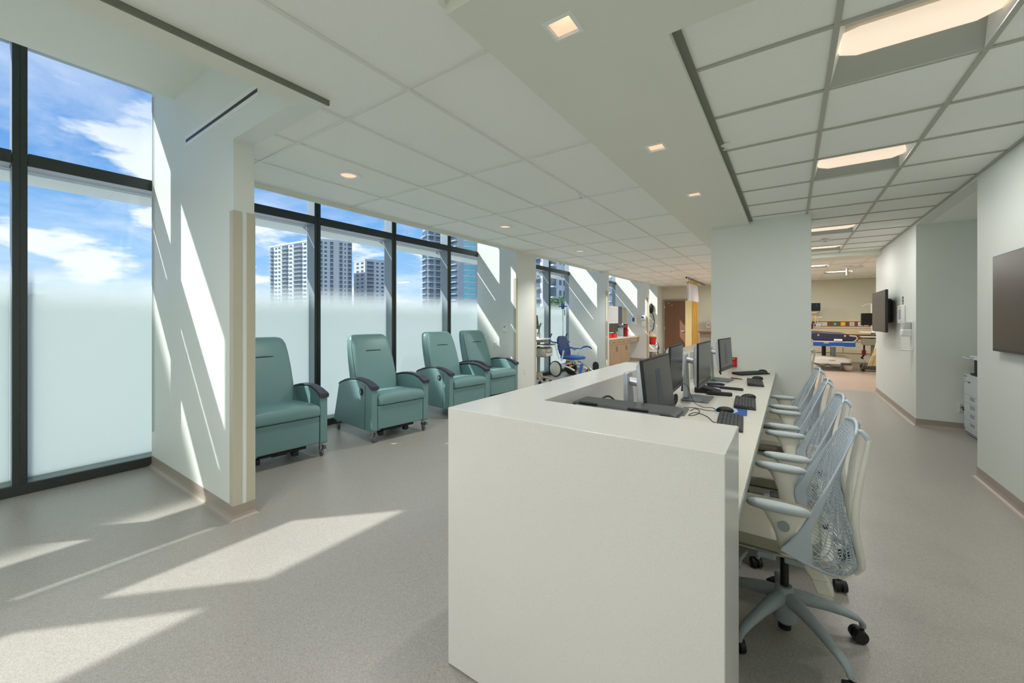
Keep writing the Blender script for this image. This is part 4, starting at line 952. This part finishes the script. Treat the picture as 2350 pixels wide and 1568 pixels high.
t = thing('sharps_holder', 'tall dark red sharps holder standing on the pale counter beside the bins', 'sharps container', (-4.45, 12.97, .886)); MB().box(-.06, .06, -.05, .05, 0, .42).build('tube', 'red', t, bevel=.01); MB().box(-.02, .07, .051, .10, .16, .24).build('orange_flap', 'orange', t, bevel=.01)
t = thing('towel_dispenser', 'white dispenser with a blue window on the partition above the sink', 'dispenser', (-4.46, 13.95, 1.42)); MB().box(-.09, .09, -.11, 0, -.15, .15).build('housing', 'white_plastic', t, bevel=.03, seg=3); MB().box(-.05, .02, -.113, -.108, -.04, .09).build('window', 'bed_blue', t)
t = thing('glove_dispenser', 'white glove dispenser on the partition near its front edge', 'dispenser', (-4.15, 13.95, 1.42)); MB().box(-.08, .08, -.09, 0, 0, .17).build('upper_box', 'white_plastic', t, bevel=.01); MB().box(-.07, .07, -.07, 0, -.22, -.01).build('lower_box', 'white_plastic', t, bevel=.02); MB().box(-.05, .03, -.092, -.088, .08, .13).build('blue_label', 'pad_blue', t)
# equipment in the last bay
t = thing('medical_waste_unit', 'red pedal bin with a yellow lidded sharps bucket on it, in the last window bay', 'bin', (-4.31, 15.2, 0))
MB().box(-.13, .0, -.12, .12, .35, 1.02).build('tall_frame', 'red', t, bevel=.01); MB().lathe([(.10, .52), (.13, .80)], c=(.12, 0, 0), n=20).build('bucket', 'red_bright', t); MB().lathe([(.15, .80), (.15, .84), (.10, .90), (.03, .91)], c=(.12, 0, 0), n=20).build('bucket_lid', 'tan', t)
MB().box(-.12, .14, -.10, .10, .01, .36).build('pedal_base', 'cart_grey', t, bevel=.01)
t = thing('patient_monitor_stand', 'white wheeled equipment stand with coiled cables in the last window bay', 'medical stand', (-4.0, 14.62, 0))
b = MB(); b.box(-.20, .12, -.16, .16, .30, .34); b.prism([(-.30, .30), (-.02, .30), (.05, .38), (-.2, .58), (-.30, .56)], -.14, .14, 'Y'); b.build('body', 'white_plastic', t, bevel=.02)
b = MB()
for k in range(4): b.cyl((-.15+.24*(k % 2), -.15+.30*(k//2)-.015, .06), (-.15+.24*(k % 2), -.15+.30*(k//2)+.015, .06), .06, n=18); b.cyl((-.15+.24*(k % 2), -.15+.30*(k//2), .06), (-.15+.24*(k % 2), -.15+.30*(k//2), .31), .012, n=8)
b.build('wheels', 'wheel_grey', t)
b = MB(); b.tube([(.05, 0, .5), (.14, .02, .60), (.18, .04, .45), (.15, 0, .30), (.20, .03, .18), (.12, .05, .14)], .013, 8); b.tube([(.0, .05, .52), (.08, .09, .66), (.16, .08, .50), (.10, .1, .36)], .013, 8); b.build('coiled_hose', 'black', t)
t = thing('suit_on_hook', 'dark mask and hose hanging on the sunlit wall of the last bay', 'medical hose', (-4.40, 15.87, 1.7))
MB().sphere((-.02, -.06, .18), .09, .05, .20).build('mask', 'black', t); MB().tube([(.0, -.06, .05), (.06, -.05, -.1), (.10, -.04, -.35), (.06, -.04, -.6), (.0, -.03, -.7)], .018, 8).build('hose', 'printer_grey', t); MB().box(-.12, .0, -.03, 0, -.5, -.1).build('grey_box', 'offwhite', t, bevel=.01)
# wooden door in the far wall
t = thing('wooden_door', 'brown wooden door in a grey metal frame in the far wall', 'door', (-3.70, YF, 0)); t['kind'] = 'thing'
b = MB(); b.box(-.46, -.40, -.04, .0, 0, 2.25); b.box(.40, .46, -.04, 0, 0, 2.25); b.box(-.4605, .4605, -.0405, 0, 2.19, 2.2505); b.build('frame', 'cart_grey', t, bevel=.003)
MB().box(-.398, .398, -.03, -.002, .01, 2.187).build('leaf', 'wood_door', t)
for z in (.25, 1.1, 1.95): MB().box(-.425, -.39, -.05, -.03, z-.06, z+.06).build('hinge', 'silver', t)
for x, z in ((-.24, 2.09), (-.13, 2.01)): MB().box(x-.03, x+.03, -.034, -.03, z-.012, z+.012).build('metal_plate', 'silver', t)
MB().tube([(.33, -.03, 1.0), (.33, -.08, 1.0), (.22, -.08, 1.0)], .009, 8).build('lever_handle', 'silver', t)
# curtain track and curtain
t = thing('curtain_track', 'ceiling mounted metal curtain track over the yellow curtain', 'curtain track', (-2.58, 14.6, ZC))
MB().box(-.02, .02, -1.6, 1.6, -.05, 0).build('rail', 'silver_dark', t)
b = MB()
for k in range(2): b.box(-.03, .03, -1.6+3.16*k, -1.56+3.16*k, -.07, 0)
b.build('end_stop', 'white_plastic', t)
t = thing('privacy_curtain', 'yellow privacy curtain with a white mesh top, gathered on its track', 'curtain', (-2.58, 13.75, 0))
def curt(z0, z1, y0=-.45, y1=.85, amp=.075, n=9, ph=0):
    b = MB(); b.grid(lambda i, j: Vector((amp*math.sin(i*n*2*math.pi+ph)+.02*math.sin(j*3+i*9), y0+(y1-y0)*i+.02*math.sin(i*n*4*math.pi), z0+(z1-z0)*j)), 150, 8); return b
curt(.30, 2.03).build('cloth', 'curtain_yellow', t); curt(2.03, 2.56).build('mesh_top', 'curtain_mesh', t); curt(2.56, 2.64).build('heading', 'curtain_yellow', t)
MB().box(-.09, .09, -.47, -.455, .30, 2.03).build('cream_edge', 'curtain_cream', t)
b = MB()
for k in range(14): b.cyl((0, -.43+k*.097, 2.63), (0, -.43+k*.097, 2.692), .005, n=6)
b.build('hooks', 'chrome', t)
# bay past the curtain: anaesthesia style workstation on a wood cart
t = thing('treatment_desk', 'wood topped treatment desk with a grey front past the yellow curtain', 'desk', (-2.0, 15.6, 0))
MB().box(-.75, .85, -.35, .30, .99, 1.03).build('top', 'brown_panel', t); MB().box(-.60, .75, -.25, .28, 0, .99).build('grey_front', 'cart_grey', t); MB().box(-.28, .0, -.27, -.245, .05, .97).build('wood_door', 'wood_cab', t)
t = thing('vital_signs_monitor', 'black vital signs monitor with hanging leads above the treatment desk', 'medical monitor', (-1.93, 15.6, 1.031))
MB().box(-.22, .20, -.03, .05, .80, 1.06).build('screen', 'black_gloss', t, bevel=.01); MB().box(-.02, .02, .06, .10, 0, 1.1).build('pole', 'silver', t); MB().box(-.18, .20, -.15, .10, .15, .24).build('module_shelf', 'cream_rail', t, bevel=.01)
MB().box(-.08, .10, -.10, .06, .42, .62).build('module', 'white_plastic', t, bevel=.01); MB().box(-.15, .18, -.2, .0, 0, .12).build('blue_tray', 'offwhite', t, bevel=.01)
b = MB()
for x, e in ((-.25, -.3), (-.18, -.05), (-.12, .1)): b.tube([(x*.6, -.04, .8), (x, -.06, .6), (x+.02, -.06, .3), (e, -.06, .2)], .006, 6)
b.build('leads', 'bldg_dark', t)
t = thing('wall_call_station', 'white wall box with a red dot right of the yellow curtain', 'wall box', (-2.52, YF, 1.22)); MB().box(-.07, .07, -.04, 0, -.10, .10).build('box', 'white_plastic', t, bevel=.005); MB().box(-.02, .02, -.043, -.04, .0, .04).build('red_dot', 'red', t)

# ============================================================ FAR ROOM
t = thing('stretcher_bed', 'hospital stretcher with a dark blue mattress and white wheeled base in the far room', 'hospital bed', (.98, 14.75, 0))
b = MB(); b.loft([rr(0, .25, .36, .60, .10, .13, 5), rr(0, .25, .43, .66, .12, .20, 5), rr(0, .25, .42, .65, .12, .33, 5), rr(0, .25, .34, .56, .10, .385, 5)]); b.build('base_cover', 'bed_white', t)
for x, y in ((-.36, -.22), (.36, -.22), (-.36, .72), (.36, .72)):
    b = MB(); b.sphere((x, y, .125), .105, .10, .12); b.build('wheel_cover', 'bed_white', t)
b = MB(); b.tube([(-.42, -.40, .20), (-.22, -.44, .13), (-.10, -.45, .19), (.0, -.45, .13), (.14, -.45, .12), (.24, -.44, .17)], .018, 8); b.build('brake_bar', 'printer_grey', t)
MB().box(.18, .42, -.44, -.36, .18, .24).build('steer_pedal', 'printer_grey', t, bevel=.01); MB().box(-.25, .16, -.42, -.38, .07, .10).build('under_rail', 'printer_grey', t); 
text('lettering', 'stryker', .05, (.0, -.415, .30), (R(90), 0, 0), 'printer_grey', t)
for x in (-.16, .05): MB().cyl((x, .15, .36), (x, .15, .82), .065 if x > 0 else .05, n=16).build('lift_column', 'alum' if x > 0 else 'black', t)
MB().box(-.42, .46, -.55, .95, .80, .845).build('deck', 'bed_white', t, bevel=.01)
MB().box(-.44, .48, -.58, -.53, .70, .815).build('end_rail', 'bed_blue', t, bevel=.01); MB().box(-.20, -.09, -.59, -.575, .775, .80).build('yellow_handle', 'yellow', t, bevel=.004); MB().box(-.05, .25, -.585, -.55, .685, .71).build('release_bar', 'silver', t)
MB().box(.02, .20, -.60, -.585, .85, .91).build('paper_label', 'white_plastic', t)
b = MB(); b.loft([[Vector((-.44, y, .86)), Vector((.54, y, .86)), Vector((.54, y, .94)), Vector((.36, y, .98)), Vector((.30, y, 1.05)), Vector((-.36, y, 1.09)), Vector((-.47, y, 1.06)), Vector((-.48, y, .90))] for y in (-.56, -.50, .90, .95)]); b.build('mattress', 'mattress', t, bevel=.02)
MB().tube([(.46, -.56, .86), (.52, -.56, .92), (.49, -.56, .99), (.36, -.56, 1.0)], .012, 8).build('side_rail', 'bed_white', t); MB().box(-.34, -.30, -.565, -.556, .985, 1.03).build('orange_loop', 'orange', t); MB().box(.24, .28, -.565, -.556, .97, 1.02).build('orange_loop', 'orange', t)
MB().tube([(.24, -.30, .70), (.24, -.30, .52)], .006, 6).build('hanging_control', 'navy', t)
# headwall rails
t = thing('headwall_rail', 'cream headwall rail with a brown strip of medical gas outlets above the stretcher', 'headwall', (1.2, YF, 1.30), 0)
MB().box(-1.10, 1.15, -.05, 0, .085, .14).build('upper_rail', 'cream_rail', t); MB().box(-1.10, 1.15, -.03, 0, -.08, .085).build('strip', 'brown_panel', t); MB().box(-1.10, 1.15, -.05, 0, -.13, -.08).build('lower_rail', 'cream_rail', t)
for x, w, m_ in ((-.78, .05, 'green'), (-.60, .06, 'brown_panel'), (-.34, .14, 'offwhite'), (.0, .055, 'green'), (.20, .06, 'yellow'), (.42, .06, 'offwhite'), (.62, .055, 'white_plastic'), (.76, .055, 'white_plastic')):
    o = MB().box(x-w, x+w, -.042, -.03, -.06, .065).build('outlet_plate', m_, t, bevel=.004)
    MB().cyl((x, -.043, 0), (x, -.05, 0), .022, n=12).build('port', 'white_plastic' if m_ in ('green', 'yellow') else 'copier_grey', o)
t = thing('wall_bumper', 'cream wall bumper panel with a brown strip below the headwall', 'wall protection', (1.2, YF, 1.0), 0)
MB().box(-1.1, 1.15, -.03, 0, -.02, .165).build('cream_panel', 'cream_rail', t); MB().box(-1.1, 1.15, -.035, 0, -.19, -.02).build('brown_strip', 'brown_panel', t); MB().box(-1.1, 1.15, -.045, 0, -.25, -.19).build('cream_rail', 'cream_rail', t); MB().box(-1.1, 1.15, -.03, 0, -.62, -.52).build('low_rail', 'cream_rail', t)
t = thing('power_outlet', 'red emergency power outlet low on the far room wall', 'outlet', (1.90, YF, .42)); MB().box(-.05, .05, -.05, -.031, -.07, .07).build('plate', 'red', t, bevel=.004); MB().box(-.02, .02, -.08, -.05, -.03, .0).build('plug', 'copier_grey', t)
t = thing('bedside_monitor', 'bedside monitor showing coloured traces on an arm at the left of the far room', 'medical monitor', (.72, YF-.02, 1.72))
MB().box(-.38, .10, -.42, -.32, -.02, .28).build('casing', 'bed_white', t, bevel=.015); sc_ = MB().box(-.36, .085, -.425, -.42, .0, .26).build('screen', 'black_gloss', t)
for x, z, m_ in ((-.02, .20, 'green'), (-.02, .15, 'green'), (.03, .10, 'navy'), (-.12, .20, 'pad_blue'), (-.06, .08, 'pad_blue')): MB().box(x-.012, x+.012, -.427, -.4245, z-.006, z+.006).build('trace', m_, sc_)
MB().box(-.30, .0, -.42, -.28, -.07, -.04).build('module_tray', 'bed_white', t, bevel=.008)
MB().tube([(-.15, -.34, -.05), (-.15, -.30, -.15), (-.30, -.15, -.22), (-.32, -.0, -.20)], .035, 10).build('arm', 'bed_white', t); MB().box(-.12, .12, -.36, -.30, -.20, -.18).build('hook_bar', 'white_plastic', t); MB().box(-.07, -.02, -.38, -.33, -.27, -.14).build('yellow_tag', 'yellow', t)
b = MB()
for x in (-.30, -.22, -.12, -.02, .04): b.tube([(x, -.32, -.20), (x-.03, -.34, -.35), (x+.02, -.33, -.52), (x+.05, -.32, -.40)], .012, 6)
b.build('hanging_leads', 'offwhite', t); MB().box(-.22, -.10, -.36, -.30, -.58, -.40).build('blue_cuff', 'navy', t, bevel=.02)
t = thing('computer_cart', 'computer cart with a dark screen at the right of the far room', 'cart', (1.90, 14.9, 0), R(-90))
MB().box(-.20, .25, -.26, .26, .06, .20).build('base', 'printer_grey', t, bevel=.04)
b = MB()
for x, y in ((-.15, -.22), (.20, -.22), (-.15, .22), (.20, .22)): b.cyl((x, y-.02, .055), (x, y+.02, .055), .055, n=16)
b.build('wheels', 'black', t)
MB().box(-.04, .04, -.04, .04, .2, 1.2).build('column', 'cart_grey', t); MB().box(-.05, .25, -.24, .24, .73, .92).build('drawer_unit', 'cart_grey', t, bevel=.02); MB().box(-.08, .30, -.27, .27, .95, .975).build('keyboard_tray', 'offwhite', t, bevel=.006); MB().box(-.2, .24, -.28, .28, 1.08, 1.10).build('work_surface', 'white_plastic', t, bevel=.006)
MB().box(.05, .08, -.26, .26, 1.28, 1.62).build('screen', 'black_gloss', t, bevel=.006); MB().box(.0, .05, -.03, .03, 1.1, 1.35).build('screen_post', 'offwhite', t)
MB().tube([(.0, -.18, .73), (.10, -.20, .45), (.02, -.24, .36), (-.05, -.2, .34)], .02, 8).build('hose', 'black', t); MB().tube([(.22, -.1, .1), (.3, -.2, .3), (.28, -.26, .1), (.27, -.27, .05)], .008, 6).build('power_cord', 'cart_grey', t)
t = thing('drip_stand', 'white hooked drip stand behind the screen in the far room', 'drip stand', (1.95, 15.5, 0))
b = MB(); b.cyl((0, 0, .1), (0, 0, 1.90), .014, n=10)
for k in range(4):
    a = R(90*k); c, s_ = math.cos(a), math.sin(a); b.tube([(0, 0, 1.89), (.10*c, .10*s_, 1.90), (.17*c, .17*s_, 1.86), (.19*c, .19*s_, 1.83), (.22*c, .22*s_, 1.85)], .006, 6)
b.build('pole', 'white_plastic', t)
b = MB()
for k in range(5): a = R(72*k); b.tube([(0, 0, .12), (.25*math.cos(a), .25*math.sin(a), .06), (.26*math.cos(a), .26*math.sin(a), .01)], .014, 6)
b.build('feet', 'silver', t)
t = thing('isolation_gown', 'cream gown hanging against the right side of the far room', 'gown', (1.95, 14.05, 0))
b = MB(); b.grid(lambda i, j: Vector((-.02-.26*(1-j)*(1-i)+.03*math.sin(i*12), -.1+.3*i+.03*math.sin(i*20+j*2), .22+.78*j)), 30, 10); o = b.build('cloth', 'gown', t); so_ = o.modifiers.new('s', 'SOLIDIFY'); so_.thickness = .012
t = thing('exam_light', 'white ceiling arm of an exam light in the far room', 'exam light', (1.15, 12.7, ZC))
MB().lathe([(.10, 0), (.10, -.02), (.03, -.05)], n=20).build('mount_plate', 'white_plastic', t); MB().tube([(0, 0, -.03), (0, 0, -.22)], .03, 10).build('drop_tube', 'silver', t); MB().tube([(0, 0, -.03), (.22, .05, -.035), (.32, .1, -.02)], .02, 8).build('arm', 'white_plastic', t)
# ============================================================ OUTSIDE
ca_, sa_ = math.cos(.6076), math.sin(.6076)
def away(px, D, z=None):            # XY from an image pixel column at an estimated depth from the camera
    l = (px-1175)/917*D; return (l*ca_-D*sa_, l*sa_+D*ca_)
def tower(name, label, corners, top, zb, storey, faces, group='apartment towers outside the windows', wall='bldg_white', roof=1.2):
    # corners: plan polygon, counter-clockwise seen from above; faces: {edge index: style}
    cx = sum(p[0] for p in corners)/len(corners); cy = sum(p[1] for p in corners)/len(corners)
    t = thing(name, label, 'building', (cx, cy, zb), 0, group)
    Pl = [(p[0]-cx, p[1]-cy) for p in corners]; H = top-zb
    MB().prism(Pl, 0, H, 'Z').build('body', wall, t)
    MB().prism([(p[0]*1.02, p[1]*1.02) for p in Pl], H, H+roof, 'Z').build('parapet', wall, t)
    nf = int(H/storey)
    for e, style in faces.items():
        a = Vector((*Pl[e], 0)); c = Vector((*Pl[(e+1) % len(Pl)], 0)); d = (c-a); Lf = d.length; d.normalize(); n = Vector((d.y, -d.x, 0))
        if n.dot((a+c)/2) < 0: n = -n
        def P(s_, o, z): q = a+d*s_+n*o; return Vector((q.x, q.y, z))
        def slabq(b, s0, s1, o0, o1, z0, z1):
            b.add([P(s0, o0, z0), P(s1, o0, z0), P(s1, o1, z0), P(s0, o1, z0), P(s0, o0, z1), P(s1, o0, z1), P(s1, o1, z1), P(s0, o1, z1)], [(0,3,2,1),(4,5,6,7),(0,1,5,4),(1,2,6,5),(2,3,7,6),(3,0,4,7)])
        for kind, u0, u1 in style:
            s0, s1 = u0*Lf, u1*Lf
            for k in range(nf):
                z = H-storey*(k+1)
                if k > 15: break
                if kind == 'win':
                    b = MB(); slabq(b, s0, s1, -.1, .06, z+.7, z+2.2); b.build('window', 'bldg_window', t)
                elif kind == 'bal':
                    b = MB(); slabq(b, s0+.4, s1-.4, -.1, .05, z+.1, z+2.6); b.build('window', 'bldg_window', t)
                    b = MB(); slabq(b, s0, s1, 0, 1.6, z-.12, z+.14); slabq(b, s0, s1, 1.52, 1.58, z+.9, z+1.0)
                    for q in range(int((s1-s0)/1.0)+1): slabq(b, s0+q, s0+q+.06, 1.52, 1.58, z+.1, z+.95)
                    b.build('balcony', 'bldg_slab', t)
                elif kind == 'glass':
                    b = MB(); slabq(b, s0, s1, -.1, .10, z+.35, z+storey-.1); b.build('window', 'bldg_teal' if u0 > .3 else 'bldg_window', t)
                    b = MB(); slabq(b, s0, s1, 0, 1.1, z-.1, z+.25); b.build('floor_slab', 'bldg_slab', t)
    return t
def poly(*pts): return [away(px, D) for px, D in pts]
zf = lambda y, D: 1.43+(734.7-y)/917*D
# long white block with balconies, two faces in view
A = poly((620, 312), (726, 282), (808, 293), (720, 340))
tower('apartment_tower', 'long white apartment block with balconies seen through the second window bay', A, zf(551, 282), -14, 3.05,
      {0: [('bal', 0, .09), ('win', .12, .165), ('win', .195, .24), ('bal', .27, .42), ('win', .45, .50), ('bal', .53, .72), ('win', .75, .80), ('bal', .85, .99)], 1: [('bal', .0, .18), ('win', .22, .29), ('bal', .36, .48), ('bal', .62, .74), ('win', .78, .82), ('bal', .86, 1)]})
B = poly((812, 330), (838, 318), (884, 326), (860, 350))
tower('apartment_tower', 'smaller white apartment block right of the long white one', B, zf(598, 318), -14, 3.2, {0: [('win', .25, .45), ('win', .65, .85)], 1: [('bal', .06, .45), ('win', .55, .66), ('win', .80, .92)]})
C_ = poly((970, 208), (982, 200), (1014, 204), (1000, 230))
tower('apartment_tower', 'dark glazed apartment tower stepping up beside the teal one', C_, zf(526, 200), -14, 2.95, {0: [('glass', 0, .9)], 1: [('bal', .02, .45), ('bal', .52, .98)]}, wall='bldg_shade')
D_ = poly((1018, 206), (1050, 198), (1092, 200), (1128, 212), (1080, 240))
tower('apartment_tower', 'tall teal glazed apartment tower filling the last pane of the bay', D_, zf(470, 198), -14, 2.95, {0: [('glass', .02, .98)], 1: [('glass', .35, .98)], 2: [('glass', .35, .75), ('bal', .78, .98)]}, wall='bldg_shade')
E_ = poly((1222, 120), (1262, 112), (1300, 118), (1262, 140))
tower('apartment_tower', 'pale apartment block beyond the blue transport chair', E_, zf(560, 112), -14, 3.0, {0: [('bal', .05, .50), ('win', .62, .80)], 1: [('glass', .02, .35), ('win', .55, .68), ('win', .80, .92)]})
F_ = poly((1396, 150), (1408, 140), (1440, 150), (1420, 170))
tower('apartment_tower', 'glazed apartment block behind the cabinet bay window', F_, zf(640, 150), -14, 3.0, {0: [('glass', .02, .98)], 1: [('glass', .35, .98)]})
def tree(label, px, D, ztop, r, seed):
    random.seed(seed); x, y = away(px, D); t = thing('leafy_tree', label, 'tree', (x, y, -14), 0, 'treetops outside the windows')
    MB().tube([(0, 0, 0), (.3, 0, (ztop+14)*.5), (0, .2, ztop+14-r)], [.5, .35, .15], 8).build('trunk', 'bark', t)
    b = MB()
    for k in range(3200):
        v = Vector((random.gauss(0, 1), random.gauss(0, 1), random.gauss(0, 1))).normalized()*r*random.uniform(.55, 1); v.z = v.z*.8+ztop+14-r
        s_ = random.uniform(.07, .2); q = Matrix.Rotation(random.uniform(0, 6), 3, 'X') @ Matrix.Rotation(random.uniform(0, 6), 3, 'Z')
        b.add([v+q @ Vector(p) for p in ((-s_, -s_*.5, 0), (s_, -s_*.5, 0), (s_*.6, s_*.6, .05), (-s_*.6, s_*.6, .05))], [(0, 1, 2, 3)])
    b.build('crown', 'leaf', t)
tree('green treetop outside the window behind the blue transport chair', 1288, 60, zf(668, 60), 3.4, 3)
tree('palm like treetop just showing over the frosted glass at the far left', 75, 55, zf(668, 55), 1.6, 5)
